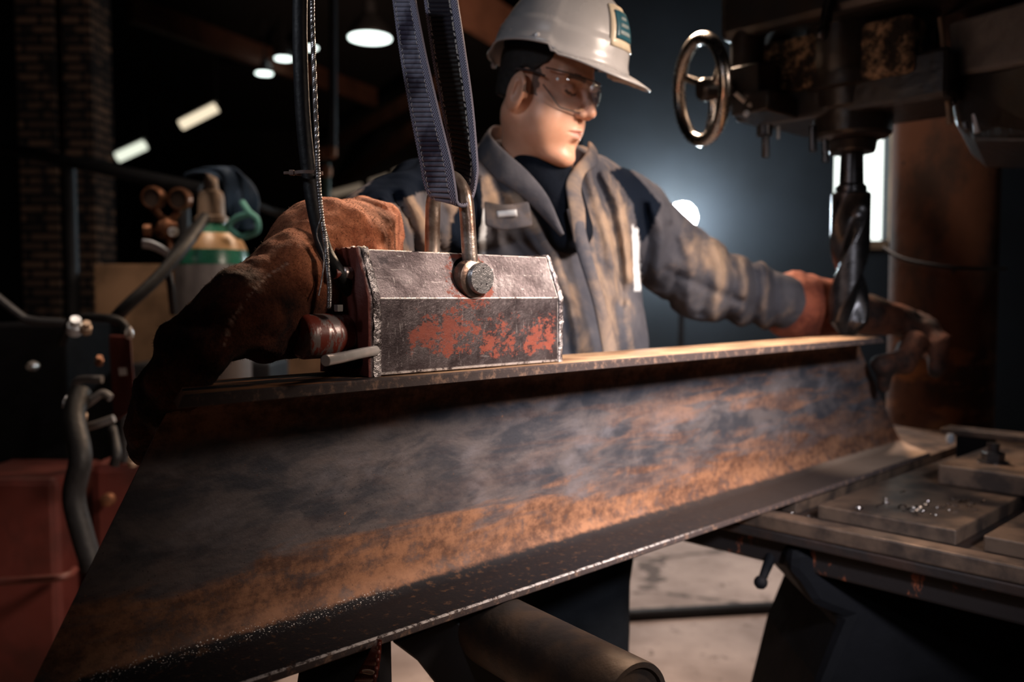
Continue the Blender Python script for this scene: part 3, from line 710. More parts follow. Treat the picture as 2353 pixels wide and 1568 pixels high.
# subdivide the web so the shader sees clean geometry
NB = 60; rings = []
for i in range(NB + 1):
    f = i / NB; rings.append([W(endL(a, b) * (1 - f) + endR(a, b) * f, a, b) for a, b in prof])
R_ = np.array(rings); n = len(prof); V = R_.reshape(-1, 3); F = []
for i in range(NB):
    for k in range(n): F.append((i * n + k, (i + 1) * n + k, (i + 1) * n + (k + 1) % n, i * n + (k + 1) % n))
F += [tuple(range(n)), tuple(NB * n + k for k in range(n))[::-1]]
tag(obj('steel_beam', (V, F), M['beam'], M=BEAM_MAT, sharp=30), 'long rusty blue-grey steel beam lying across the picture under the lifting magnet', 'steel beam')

# ------------------------------------------------------------------ lifting magnet
MM = BEAM_MAT
mg = thing('lifting_magnet', 'battered steel lifting magnet with chipped red paint clamped on the beam', 'lifting magnet', M=MM)
t0, t1 = .02, .128
bp = [(t0, .0015), (t0, .0957), (t0 + .025, .1565), (t1 - .025, .1565), (t1, .0957), (t1, .0015)]
def cut(o, cutter):
    m = o.modifiers.new('cut', 'BOOLEAN'); m.object = cutter; m.operation = 'DIFFERENCE'; m.solver = 'EXACT'
    bpy.context.view_layer.update(); dg = bpy.context.evaluated_depsgraph_get()
    me = bpy.data.meshes.new_from_object(o.evaluated_get(dg)); o.modifiers.clear(); o.data = me; bpy.data.objects.remove(cutter)
def ring(pp, s, grow=0):
    c = np.array([(t0 + t1) / 2, .078]); out = []
    for a, b in pp:
        q = np.array([a, b]); q = c + (q - c) * (1 + grow); out.append(W(s, q[0], max(q[1], .0005)))
    return np.array(out)
body = obj('magnet_body', prism(ring(bp, .017), ring(bp, .335)), M['magnet'], mg, smooth=False)
SC = .1715     # pivot position along the magnet
piv = W(SC, 0, .122)
cutter = obj('cutter', cyl(piv - BM * .05 + BM * .0, piv + BM * .022 + BM * .042, .0285, 40), M['magnet'], mg)
cut(body, cutter); body.data.materials.clear(); body.data.materials.append(M['magnet'])
mb = body.modifiers.new('bevel', 'BEVEL'); mb.width = .0016; mb.segments = 2; mb.limit_method = 'ANGLE'; mb.angle_limit = .5
obj('pivot_pocket', lathe([(.0284, 0), (.0284, .0015)], W(SC, .062, .122), BM, 40), M['black'], mg)
def rough_plate(s0, s1, grow, seed):
    rg = np.random.default_rng(seed); pts = []
    base = np.array(bp); base = np.vstack([base, base[:1]])
    for i in range(len(bp)):
        for k in range(14):
            q = base[i] * (1 - k / 14) + base[i + 1] * (k / 14); pts.append(q)
    pts = np.array(pts); c = np.array([(t0 + t1) / 2, .078]); d = pts - c; ln = np.linalg.norm(d, axis=1)[:, None]
    V = []
    for s_, ex in ((s0, 0), (s0 + (s1 - s0) * .35, 1), (s0 + (s1 - s0) * .7, 1), (s1, 0)):
        j = rg.normal(0, .0007, len(pts))[:, None]
        Q = c + d / ln * (ln + grow + ex * .0012 + j); Q[:, 1] = np.maximum(Q[:, 1], .0006)
        V.append([W(s_ + (rg.normal(0, .0006) if ex else 0), q[0], q[1]) for q in Q])
    V = np.array(V); m_, n_ = V.shape[:2]; F = []
    for i in range(m_ - 1):
        for k in range(n_): F.append((i * n_ + k, i * n_ + (k + 1) % n_, (i + 1) * n_ + (k + 1) % n_, (i + 1) * n_ + k))
    F += [tuple(range(n_))[::-1], tuple((m_ - 1) * n_ + k for k in range(n_))]
    return V.reshape(-1, 3), F
obj('end_plate', rough_plate(-.001, .006, .001, 1), M['magnet'], mg, sharp=50)
obj('end_plate', rough_plate(.006, .0168, .0026, 3), M['plate'], mg, sharp=50)
obj('end_plate', rough_plate(.3352, .343, .002, 2), M['plate'], mg, sharp=50)
# shackle: legs at the front and the back, bow between them, pin discs
def shk():
    f = []; tf, tb_ = .026, .104; R = .0105
    C = [W(SC - .001, tf, .128), W(SC - .004, tf + .001, .160), W(SC - .005, tf + .004, .205), W(SC - .006, tf + .008, .232), W(SC - .007, tf + .022, .252), W(SC - .008, (tf + tb_) / 2, .260),
         W(SC - .009, tb_ - .022, .252), W(SC - .009, tb_ - .008, .232), W(SC - .008, tb_ - .004, .205), W(SC - .006, tb_, .160), W(SC - .004, tb_, .128)]
    return join(tube(spline(C, 8), R, 20), lathe([(.021, -.0105), (.0255, -.008), (.0265, 0), (.0255, .008), (.021, .0105)], W(SC - .002, tf, .122), BM, 36), lathe([(.019, -.0105), (.0235, -.008), (.0245, 0), (.0235, .008), (.019, .0105)], W(SC, tb_ + .01, .122), BM, 36))
sh = obj('shackle', shk(), M['shackle'], mg)
obj('pivot_pin', lathe([(.0208, .02), (.0208, -.009), (.0200, -.0105), (.0, -.0107)], W(SC + .003, .0185, .122), BM, 40), M['pin'], sh)
# red actuator cylinder and chrome lever on the left end
ac = W(-.001, .065, .052)
q0 = W(0, .070, .050)
obj('red_end_cylinder', lathe([(.026, 0), (.0275, .003), (.0275, .060), (.026, .064), (.022, .066)], q0, -BD, 44), M['redcyl'], mg, sharp=60)
obj('small_bolt', lathe([(.005, 0), (.0055, .002), (.0055, .008)], P(778, 716, 1.02), (0, 0, 1), 6), M['chrome'], mg)
lev = spline([P(862, 806, 1.035), P(830, 812, .995), P(785, 822, .955), P(748, 829, .925)], 6)
obj('release_lever', tube(lev, .0062, 20), M['lever'], mg)
obj('lever_hub', join(lathe([(.013, 0), (.013, .006), (.010, .012)], W(0, .045, .022), -BD, 20)), M['black'], mg)
obj('cable_lug', join(lathe([(.006, 0), (.0085, .002), (.0085, .012), (.006, .014)], W(0, .056, .126), -BD, 18), lathe([(.005, .014), (.007, .016), (.007, .024)], W(0, .056, .126), -BD, 18)), M['redcyl'], mg)

# ------------------------------------------------------------------ lifting sling
def sling():
    L = [(900, -25, 1.20), (904, 0, 1.20), (920, 120, 1.185), (944, 260, 1.17), (966, 370, 1.16), (974, 415, 1.157), (982, 440, 1.155), (996, 456, 1.158), (1014, 452, 1.165), (1030, 428, 1.172), (1040, 395, 1.18), (1036, 350, 1.185), (1014, 240, 1.20), (991, 110, 1.215), (976, 0, 1.23), (972, -25, 1.23)]
    R = [(951, -25, 1.165), (956, 0, 1.165), (979, 120, 1.15), (1011, 260, 1.135), (1038, 370, 1.12), (1046, 415, 1.118), (1050, 442, 1.118), (1054, 466, 1.122), (1070, 470, 1.13), (1086, 450, 1.14), (1094, 410, 1.147), (1095, 370, 1.152), (1084, 240, 1.165), (1066, 110, 1.18), (1049, 0, 1.195), (1045, -25, 1.195)]
    a = spline([P(*q) for q in L], 50); b = spline([P(*q) for q in R], 50)
    N = len(a); mlen = np.concatenate([[0], np.cumsum(np.linalg.norm(np.diff((a + b) / 2, axis=0), axis=1))])
    # resample evenly
    tt = np.linspace(0, mlen[-1], 900); a = np.stack([np.interp(tt, mlen, a[:, k]) for k in range(3)], 1); b = np.stack([np.interp(tt, mlen, b[:, k]) for k in range(3)], 1)
    m = 22; A = np.zeros((900, m, 3)); T = np.gradient((a + b) / 2, axis=0); T /= np.linalg.norm(T, axis=1)[:, None]
    Wd = b - a; Nn = np.cross(T, Wd); Nn /= np.linalg.norm(Nn, axis=1)[:, None]
    wv = np.zeros((900, m)); lv = np.zeros((900, m)); dv = np.zeros((900, m))
    for j in range(m):
        q = j / (m - 1); curve = (1 - (2 * q - 1) ** 2) * .003
        rb = np.where((q > .14) & (q < .78), np.sin(2 * math.pi * (tt / .0072)) * .0011, 0) + (.0016 if q > .8 else 0)
        A[:, j] = a + Wd * q + Nn * (curve * 0 + rb)[:, None]
        wv[:, j] = q; lv[:, j] = tt; dv[:, j] = np.clip((tt / tt[-1] - .56) * 20, 0, 1) * np.clip((.92 - tt / tt[-1]) * 9, 0, 1)
    V, F = grid(A); return V, F, {'w': wv.ravel(), 'l': lv.ravel(), 'dirt': dv.ravel()}
so = obj('lifting_sling', sling(), M['web'], solid=.0045)
tag(so, 'dark ribbed webbing sling with pale woven edges looped through the magnet shackle', 'lifting sling')

# hose, wire cable and tie
hz = spline([P(690, -30, 1.06), P(689, 60, 1.06), P(691, 160, 1.06), P(697, 280, 1.06), P(710, 400, 1.06), P(724, 490, 1.055), P(745, 570, 1.05), P(775, 625, 1.04), P(806, 668, 1.06)], 14)
tag(obj('control_hose', tube(hz, .0092, 20), M['rubber']), 'thick black rubber hose hanging down into the left end of the magnet', 'hose')
wz = spline([P(717, -30, 1.045), P(718, 60, 1.045), P(723, 200, 1.045), P(728, 330, 1.045), P(731, 410, 1.04), P(738, 490, 1.035), P(748, 560, 1.03), P(752, 610, 1.025), P(757, 660, 1.02), P(756, 708, 1.02)], 60)
wr_ = thing('wire_cable', 'twisted steel wire cable hanging beside the black hose', 'wire cable', loc=P(756, 708, 1.02))
obj('wire_strands', rope(wz, .0031, 6, 46, 6), M['wire'], wr_)
obj('frayed_strand', tube(spline([P(738, 500, 1.03), P(728, 540, 1.03), P(744, 590, 1.025), P(740, 640, 1.02), P(732, 680, 1.015)], 12), .0009, 6), M['wire'], wr_)
tc = P(707, 398, 1.05)
tr_ = thing('cable_tie', 'brown cable tie binding the hose and the wire cable', 'cable tie', loc=tc)
A_ = []
for k in range(40):
    a = 2 * math.pi * k / 40; A_.append(tc + np.array([.0165 * math.cos(a) + .001, .0115 * math.sin(a), .0]))
A_ = np.array(A_); F_ = []; V_ = []
for q in A_:
    d = (q - tc); d = d / np.linalg.norm(d)
    for (x, z) in ((0, -.002), (.0013, -.002), (.0013, .002), (0, .002)): V_.append(q + d * x + np.array([0, 0, z]))
for i in range(40):
    for k in range(4): F_.append((i * 4 + k, i * 4 + (k + 1) % 4, ((i + 1) % 40) * 4 + (k + 1) % 4, ((i + 1) % 40) * 4 + k))
obj('tie_band', (V_, F_), M['tie'], tr_)
obj('tie_head', join(box(tc + np.array([-.0185, -.004, 0]), (.006, .005, .0066)), box(tc + np.array([-.0245, -.004, -.0004]), (.008, .0018, .0035))), M['tie'], tr_, bevel=.0006)

# ------------------------------------------------------------------ drill press
dz = 2.112; D0 = onz(1949, 771, 1.15)
dx, dy = D0[0], D0[1]
def hv(v): return P(1950, v, dz)[2]
def pr(px): return px * dz / FPX
tw = thing('twist_drill', 'large dark twist drill standing on the far end of the beam', 'drill bit', loc=(dx, dy, 1.15))
# fluted body
FPH = .9
def flutes(z0, z1, R, N=150, m=64):
    A = np.zeros((N, m, 3))
    for i in range(N):
        f = i / (N - 1); z = z0 + (z1 - z0) * f; tip = min(1, (z - z0) / .034 * .72 + .28)
        tw_ = 2 * math.pi * (z - z0) / .52 + FPH
        dep = .55 * min(1, max(0, (z1 - z) / .055)) ** .8
        for k in range(m):
            a = 2 * math.pi * k / m; g = max(0, math.cos(a * 2) + .12) ** .9 / 1.107
            r = R * (1 - dep * g) * (1.0 if tip >= 1 else tip ** .8)
            A[i, k] = (dx + r * math.cos(a + tw_), dy + r * math.sin(a + tw_), z)
    V = A.reshape(-1, 3); F = []
    for i in range(N - 1):
        for k in range(m): F.append((i * m + k, i * m + (k + 1) % m, (i + 1) * m + (k + 1) % m, (i + 1) * m + k))
    F += [tuple(range(m))[::-1], tuple((N - 1) * m + k for k in range(m))]
    return V, F
obj('drill_flutes', flutes(1.1505, hv(450), pr(43)), M['drill'], tw, sharp=50)
obj('drill_shank', lathe([(pr(43), hv(451)), (pr(41), hv(446)), (pr(34), hv(444)), (pr(34), hv(432)), (pr(27), hv(425)), (pr(25), hv(355))], (dx, dy, 0), n=40), M['drill'], tw)
dp = thing('drill_press', 'black greasy drill press with slotted table, column, handwheel and head at the right', 'drill press', loc=(dx, dy, 0))
OO = (dx, dy, 0)
obj('spindle_nose', lathe([(pr(25), hv(358)), (pr(48), hv(356)), (pr(50), hv(350)), (pr(52), hv(348)), (pr(50), hv(344)), (pr(53), hv(341)), (pr(51), hv(337)), (pr(54), hv(334)), (pr(52), hv(330)), (pr(60), hv(327)), (pr(78), hv(322)), (pr(84), hv(314)), (pr(85), hv(262))], OO, n=56), M['greasy'], dp)
obj('quill_collar', lathe([(pr(85), hv(268)), (pr(92), hv(262)), (pr(94), hv(225)), (pr(110), hv(220)), (pr(110), hv(190))], OO, n=56), M['greasy'], dp)
mx_ = BM; ax = BAX
def mb_(c, sz): return box(c, sz, BAX)
cc = np.array([dx, dy, 0])
# castings hang around the spindle, lined up with the table
obj('lower_casting', join(mb_(cc + np.array([0, 0, hv(228)]) - BM * .02 + BD * .03, (.24, .46, .11)), mb_(cc + np.array([0, 0, hv(200)]) + BM * .20 - BD * .02, (.13, .16, .13))), M['greasy'], dp, smooth=False, bevel=.012)
obj('crusted_rib', mb_(cc + np.array([0, 0, hv(155)]) + BM * .12 - BD * .03, (.16, .16, .13)), M['crust'], dp, smooth=False, bevel=.015)
obj('crusted_rib', mb_(cc + np.array([0, 0, hv(160)]) - BM * .12 - BD * .03, (.16, .12, .13)), M['crust'], dp, smooth=False, bevel=.015)
obj('spindle_housing', lathe([(pr(95), hv(200)), (pr(98), hv(190)), (pr(98), hv(40)), (pr(104), hv(36)), (pr(104), hv(-80))], (dx - .01, dy - .0, 0), n=48), M['greasy'], dp)
obj('gearbox', mb_(cc + np.array([0, 0, hv(-10)]) - BM * .22 + BD * .05, (.42, 1.0, .20)), M['greasy'], dp, smooth=False, bevel=.02)
obj('feed_column', join(lathe([(.042, hv(190)), (.042, hv(-80))], P(1718, 100, 2.15) * np.array([1, 1, 0]), n=28), lathe([(.034, hv(195)), (.034, hv(-80))], P(1790, 100, 2.2) * np.array([1, 1, 0]), n=28)), M['greasy'], dp)
obj('feed_bracket', join(box(P(1725, 205, 2.12), (.13, .12, .09), BAX), box(P(1770, 250, 2.1), (.20, .10, .05), BAX), cyl(P(1640, 205, 2.06), P(1715, 198, 2.12), .020, 20)), M['greasy'], dp, smooth=True, bevel=.006)
obj('depth_stop', join(cyl(P(1757, 290, 2.05), P(1757, 312, 2.05), .019, 18), cyl(P(1759, 305, 2.05), P(1759, 362, 2.05), .0095, 14)), M['drill'], dp)
obj('stop_tab', box(P(1788, 305, 2.05), (.007, .004, .03)), M['chrome'], dp)
for (a, b) in [((1690, 214), (1712, 234)), ((1720, 238), (1738, 254))]:
    obj('adjusting_screw', cyl(P(*a, 2.03), P(*b, 2.03), .0055, 10), M['chrome'], dp)
obj('screw_head', lathe([(.006, -.006), (.008, 0), (.006, .005)], P(1715, 261, 2.03), (0, 1, 0), 12), M['silver'], dp)
obj('side_clamp_bolt', cyl(P(1868, 290, 2.05), P(1868, 348, 2.05), .009, 14), M['drill'], dp)
obj('side_clamp_bolt', cyl(P(1896, 322, 2.03), P(1897, 372, 2.03), .008, 14), M['drill'], dp)
obj('feed_lever', join(cyl(P(1912, -30, 1.95), P(1896, 55, 1.93), .011, 18, .0135), lathe([(.009, -.02), (.0145, -.012), (.0145, .008), (.008, .022)], P(1891, 72, 1.93), P(1896, 55, 1.93) - P(1891, 72, 1.93), 18)), M['drill'], dp)
# handwheel
hc = P(1611, 207, 2.04); nrm = np.array([.968, .25, .10]); nrm /= np.linalg.norm(nrm); hx, hy, _ = basis(nrm)
Rw = 113 * 2.04 / FPX
C = np.array([hc + (hx * math.cos(a) + hy * math.sin(a)) * Rw for a in np.linspace(0, 2 * math.pi, 96, endpoint=False)])
hwl = obj('handwheel', tube(C, .0155, 18, True), M['wheel'], dp)
for k in range(3):
    a = 2 * math.pi * k / 3 + .5; q = hx * math.cos(a) + hy * math.sin(a)
    obj('spoke', tube(spline([hc + nrm * .028 + q * .015, hc + nrm * .026 + q * .05, hc + nrm * .008 + q * (Rw - .012)], 6), np.linspace(.012, .009, 13), 12), M['wheel'], hwl)
obj('wheel_hub', lathe([(.022, -.004), (.028, .004), (.028, .055), (.020, .062)], hc, nrm, 26), M['greasy'], hwl)
# right hand gear head of the press
gh = dp
a = P(2175, 45, 1.95); b = P(2190, 195, 1.95); c = P(2420, -40, 1.55); d = P(2420, 150, 1.55)
off = np.array([.25, .40, 0.0])
def quadsolid(p, off): p = np.array(p); return prism(p, p + off)
obj('grey_cover', quadsolid([P(2178, 52, 1.90), P(2192, 172, 1.90), P(2420, 130, 1.62), P(2420, -20, 1.62)], off), M['greycast'], gh, smooth=False, bevel=.008)
obj('cover_flange', tube(spline([P(2160, 40, 1.90), P(2168, 110, 1.90), P(2175, 200, 1.90), P(2183, 285, 1.90)], 6), .006, 10), M['cap'], gh)
obj('black_motor', quadsolid([P(2178, 178, 1.93), P(2196, 288, 1.93), P(2240, 325, 1.92), P(2420, 322, 1.66), P(2420, 128, 1.66)], off), M['greasy'], gh, smooth=False, bevel=.012)
obj('motor_bolt', cyl(P(2241, 262, 1.88), P(2246, 305, 1.88), .0075, 14), M['silver'], gh)
obj('motor_bolt', cyl(P(2192, 215, 1.88), P(2192, 240, 1.88), .006, 14), M['drill'], gh)
obj('motor_bolt', cyl(P(2219, 280, 1.88), P(2221, 298, 1.88), .005, 14), M['drill'], gh)
# big gearbox arm above both
obj('over_arm', quadsolid([P(1830, 118, 2.3), P(2170, 40, 1.98), P(2420, -45, 1.62), P(2420, -200, 1.62), P(1830, -160, 2.3)], np.array([.2, .35, 0.])), M['greasy'], dp, smooth=False, bevel=.015)
obj('crusted_side', quadsolid([P(2020, 75, 2.16), P(2160, 45, 2.06), P(2165, 190, 2.06), P(2110, 196, 2.12), P(2108, 150, 2.14), P(2020, 170, 2.16)], np.array([.1, .2, 0.])), M['crust'], dp, smooth=False, bevel=.006)
# rust brown column
ang = math.radians(26.7); ccx, ccy = 3.15 * math.sin(ang), 3.15 * math.cos(ang)
obj('machine_column', lathe([(.161, 0), (.161, 3.2)], (ccx, ccy, 0), n=64), M['column'], dp)
obj('column_foot', lathe([(.30, 0), (.30, .05), (.22, .09), (.175, .13)], (ccx, ccy, 0), n=48), M['black'], dp)
tag(obj('power_cable', tube(spline([P(2030, 570, 2.70), P(2075, 595, 2.63), P(2160, 612, 2.58), P(2240, 618, 2.61), P(2310, 617, 2.70)], 10), .006, 10), M['rubber']), 'thin black cable sagging across the rust brown column', 'cable')

# ------------------------------------------------------------------ drill table
tt = dp
H = -.3255
obj('table_frame', join(bbox(.90, 2.3, -.95, .35, H - .05, H - .030)), M['tabledark'], tt, smooth=False, bevel=.004)
obj('table_rim', bbox(.90, .945, -.95, .35, H - .030, H - .0005), M['table'], tt, smooth=False, bevel=.004)
obj('table_lower_rim', bbox(.93, 2.3, -.95, .35, H - .105, H - .0505), M['tablerim'], tt, smooth=False, bevel=.006)
for (s0, s1, ta, tb2) in [(1.05, 2.3, -.30, -.035), (1.05, 2.3, -.61, -.345), (1.05, 2.3, -.92, -.655), (1.05, 2.3, .01, .33)]:
    obj('slotted_strip', bbox(s0, s1, ta, tb2, H - .0298, H - .001), M['table'], tt, smooth=False, bevel=.003)
cl_ = thing('clamp_plate', 'thick steel clamp plate bolted on the drill table', 'clamp plate', M=BEAM_MAT)
obj('plate_block', bbox(1.42, 1.74, -.40, -.135, H, H + .045), M['table'], cl_, smooth=False, bevel=.004)
def nut(s, t_, h, r=.024):
    return join(lathe([(r * 1.35, 0), (r * 1.35, .004)], W(s, t_, h), n=28), lathe([(r, .004), (r, .022), (r * .9, .025)], W(s, t_, h), n=6), lathe([(r * .55, .02), (r * .55, .045)], W(s, t_, h), n=20))
obj('clamp_nut', nut(1.53, -.215, H + .045), M['drill'], cl_, smooth=False)
vc = thing('clamp_bar', 'long flat clamp bar lying behind the clamp plate at the right edge', 'clamp bar', M=BEAM_MAT)
obj('bar', bbox(1.78, 1.85, -.50, -.012, H + .058, H + .075), M['table'], vc, smooth=False, bevel=.003)
obj('riser', bbox(1.785, 1.845, -.13, -.05, H, H + .058), M['black'], vc, smooth=False, bevel=.003)
obj('riser', bbox(1.785, 1.845, -.45, -.35, H, H + .058), M['black'], vc, smooth=False, bevel=.003)
obj('bar_pin', lathe([(.008, -.012), (.011, 0), (.008, .012)], W(1.775, -.04, H + .050), n=14), M['silver'], vc)
# swarf chips
rg2 = random.Random(5)
spots = [(1.12, -.19)] * 16 + [(1.20, -.24)] * 10 + [(1.02, -.02)] * 7 + [(.98, -.26)] * 3 + [(1.28, -.27)] * 6
for k, (s, t_) in enumerate(spots):
    s += rg2.gauss(0, .016); t_ += rg2.gauss(0, .022); hh = H if s > 1.05 else (H - .030 if .945 < s < 1.05 else H)
    if s > 1.05 and not (-.30 < t_ < -.035): t_ = -.12
    r = rg2.uniform(.0028, .006); a0 = rg2.uniform(0, 6.28); pts = [W(s, t_, hh + r * 1.1) + np.array([math.cos(a0 + a) * r * 1.2, math.sin(a0 + a) * r * .8 , math.sin(a * .9) * r * .5]) for a in np.linspace(0, 4.5, 8)]
    tag(obj('metal_chip', tube(np.array(pts), r * .32, 5), M['swarf']), 'tiny curled metal chip lying on the drill table beside the beam', 'metal chip', 'metal chips on the drill table')
# knee, lever, pedestal
kn = dp
def quads(pts, z, dep): p = np.array([P(u, v, z) for u, v in pts]); return prism(p, p + np.array([0, dep, 0]))
obj('knee_casting', quads([(1815, 1262), (1850, 1255), (2420, 1400), (2420, 1900), (1800, 1900), (1882, 1568), (1940, 1425), (1905, 1412), (1870, 1397), (1838, 1345), (1813, 1318)], 1.62, .35), M['black'], kn, smooth=False, bevel=.02)
pc = P(2300, 1300, 1.95)
obj('pedestal', lathe([(.20, 0), (.20, .04), (.18, .10), (.16, .30), (.16, .715)], (pc[0], pc[1], 0), n=48), M['black'], kn)
lv = dp
obj('table_lever', cyl(P(1790, 1232, 1.72), P(1752, 1330, 1.66), .0135, 16, .008), M['black'], lv)
obj('lever_knob', lathe([(0, -.0135), (.008, -.011), (.0125, -.005), (.0135, 0), (.0125, .005), (.008, .011), (0, .0135)], P(1748, 1339, 1.655), n=18, cap=False), M['black'], lv)
# floor cable
tag(obj('floor_cable', tube(spline([onz(1330, 1422, .022), onz(1440, 1414, .022), onz(1600, 1405, .022), onz(1760, 1396, .022), onz(1960, 1388, .022)], 10), .021, 12), M['rubber']), 'thick black cable lying across the concrete floor', 'cable')

# ------------------------------------------------------------------ roller stand below the beam
rs = thing('roller_stand', 'dark steel roller stand carrying the beam at the bottom edge', 'roller stand', loc=onz(1200, 1480, .7))
ra = onz(1176, 1385, BT - .0008); rb_ = onz(1462, 1524, BT - .0008); rd = (rb_ - ra); rd /= np.linalg.norm(rd); R = .052
rA = ra - rd * .22 - np.array([0, 0, R]); rB = rb_ - np.array([0, 0, R])
Lr = np.linalg.norm(rB - rA)
obj('roller', lathe([(R * .6, 0), (R * .97, .0), (R, .004), (R, Lr - .003), (R * .985, Lr), (R * .86, Lr), (R * .84, Lr - .006), (R * .3, Lr - .008)], rA, rd, 56), simple('brown_black_roller_steel', (0.050, 0.040, 0.037), .6, .25, .5, 16, .3, 70, c2=(0.10, 0.065, 0.045)), rs, sharp=50)
side = np.cross(rd, [0, 0, 1]); 
obj('stand_frame', join(quads([(898, 1476), (1040, 1420), (1250, 1560), (1250, 1700), (1060, 1700), (1000, 1575), (958, 1521)], 1.20, .03),
                        
                        cyl(rA * .55 + rB * .45 - np.array([0, 0, .12]), (rA * .55 + rB * .45) * np.array([1, 1, 0]), .035, 20)), M['darksteel'], rs, smooth=False, bevel=.004)
sr = thing('strap_roll', 'ribbed oxblood strap curling below the beam at the bottom edge', 'strap', loc=P(850, 1560, 1.0))
A = np.zeros((60, 10, 3)); 
for i, f in enumerate(np.linspace(0, 1, 60)):
    th = -.25 + f * 1.35; 
    for j, q in enumerate(np.linspace(0, 1, 10)):
        u_ = 872 - 18 * f * f - (2 + 58 * f ** .9) * (1 - q); v_ = 1470 + 125 * f
        A[i, j] = P(u_, v_, .985 + .03 * (1 - q) + .0015 * math.sin(f * 42))
obj('strap_band', grid(A), M['oxblood'], sr, solid=.005)
obj('strap_stitch', tube(spline([P(833, 1542, .984), P(845, 1541, .982), P(858, 1545, .980), P(853, 1550, .980), P(835, 1546, .984)], 5), .0011, 6), M['cap'], sr)
tag(obj('steel_box', quads([(690, 1500), (868, 1490), (872, 1700), (660, 1700)], 1.05, .12), M['black'], smooth=False, bevel=.01), 'black steel box under the beam beside the oxblood strap', 'box')

# ------------------------------------------------------------------ the worker
pe = thing('person', 'worker in grey jacket, white hard hat and clear safety glasses leaning over the beam', 'person', loc=(P(1290, 900, 1.8)[0], P(1290, 900, 1.8)[1], 0))
# head frame
HC = P(1243, 212, 1.62)
yaw, pit = math.radians(57), math.radians(17)
tov = -np.array([0, 1.0, 0])
fx = RT * math.sin(yaw) * math.cos(pit) + np.array([0, 0, -math.sin(pit)]) + tov * math.cos(yaw) * math.cos(pit)
ux = RT * math.sin(yaw) * math.sin(pit) + np.array([0, 0, math.cos(pit)]) + tov * math.cos(yaw) * math.sin(pit)
lx = np.cross(ux, fx)
HR = np.array([fx, lx, ux])                       # rows: local axes in world
def hw_(q): return HC + np.asarray(q, float) @ HR
def wl_(p): return (np.asarray(p) - HC) @ HR.T
neckl = wl_(P(1226, 400, 1.70)); neck2 = wl_(P(1235, 470, 1.76))
def head(p):
    y = np.abs(p[..., 1]); q = p.copy(); q[..., 1] = y
    d = ell(p, (.002, 0, .048), (.090, .078, .088))
    d = smin(d, ell(p, (.030, 0, -.028), (.064, .063, .082)), .03)
    d = smin(d, seg(q, (-.012, .052, -.048), (.062, .022, -.098), .023, .021), .028)
    d = smin(d, ell(q, (.050, .036, -.050), (.036, .034, .042)), .02)
    d = smin(d, ell(p, (.082, 0, -.106), (.023, .028, .020)), .018)
    d = smin(d, ell(p, (.070, 0, -.062), (.030, .034, .034)), .018)
    d = smin(d, seg(q, (.088, .004, .036), (.072, .046, .036), .010, .009), .014)          # brow
    d = smax(d, -ell(q, (.101, .031, .013), (.019, .019, .0155)), .012)                     # sockets
    d = smin(d, ell(q, (.073, .031, .012), (.0165, .0175, .0125)), .004)                    # lids
    d = smin(d, seg(p, (.092, 0, .022), (.117, 0, -.018), .0075, .0105), .010)              # nose
    d = smin(d, ell(q, (.104, .011, -.024), (.011, .0085, .0085)), .006)
    d = smax(d, -ell(q, (.108, .0065, -.035), (.006, .0036, .005)), .003)
    d = smin(d, seg(q, (.1025, 0, -.0530), (.088, .024, -.0580), .0062, .0030), .004)       # lips
    d = smin(d, seg(q, (.1005, 0, -.0665), (.088, .021, -.0635), .0078, .003), .004)
    d = smax(d, -seg(q, (.108, 0, -.0592), (.091, .025, -.0605), .0021, .0014), .0025)
    d = smax(d, -ell(p, (.104, 0, -.0815), (.011, .02, .0065)), .008)
    # ears
    e = ell(q, (.002, .084, -.014), (.0235, .0095, .036), np.array([[.96, .28, -.1], [-.28, .96, 0], [.1, 0, 1]]))
    e = smax(e, -ell(q, (.006, .0965, -.011), (.0135, .0085, .0225)), .004)
    e = smin(e, ell(q, (.020, .078, -.016), (.005, .006, .008)), .004)
    e = smin(e, seg(q, (-.002, .088, -.024), (.002, .0905, .002), .0028, .0028), .003)
    d = smin(d, e, .006)
    d = smin(d, seg(p, (-.010, 0, -.055), neckl, .055, .060), .03)
    d = smin(d, seg(p, neckl, neck2, .062, .085), .04)
    d = smin(d, seg(p, (.02, 0, -.085), neckl + np.array([.02, 0, .03]), .035, .05), .03)  # under the chin
    return d
V, F = isomesh(head, (-.13, -.125, -.33), (.14, .125, .15), .0021)
y = np.abs(V[:, 1]); sm = lambda a, b, x: np.clip((x - a) / (b - a), 0, 1)
lip = np.clip(1 - np.sqrt(((V[:, 0] - .1) / .03) ** 2 + (y / .022) ** 2 + ((V[:, 2] + .0600) / .0095) ** 2), 0, 1) * 2.2
lip = np.clip(lip, 0, 1) * .8
brow = (np.abs(V[:, 2] - (.036 - (y - .03) ** 2 * 6)) < .0050) & (y > .012) & (y < .050) & (V[:, 0] > .05)
lash = (np.abs(V[:, 2] - (.0045 + (y - .031) ** 2 * 18)) < .0024) & (y > .017) & (y < .046) & (V[:, 0] > .07)
burn = (V[:, 0] > .022) & (V[:, 0] < .036 + .003 * np.sin(V[:, 2] * 300)) & (V[:, 2] > -.012) & (y > .055)
hairv = np.clip(brow * .85 + lash * .9 + burn * .85, 0, 1)
rd_ = np.clip(1 - np.sqrt(((V[:, 0] - .112) / .02) ** 2 + (y / .02) ** 2 + ((V[:, 2] + .02) / .02) ** 2), 0, 1) * .6
Vw = HC + V @ HR
body = obj('body', (Vw, F, {'lip': lip, 'hair': hairv, 'red': rd_}), M['skin'], pe, sharp=180)
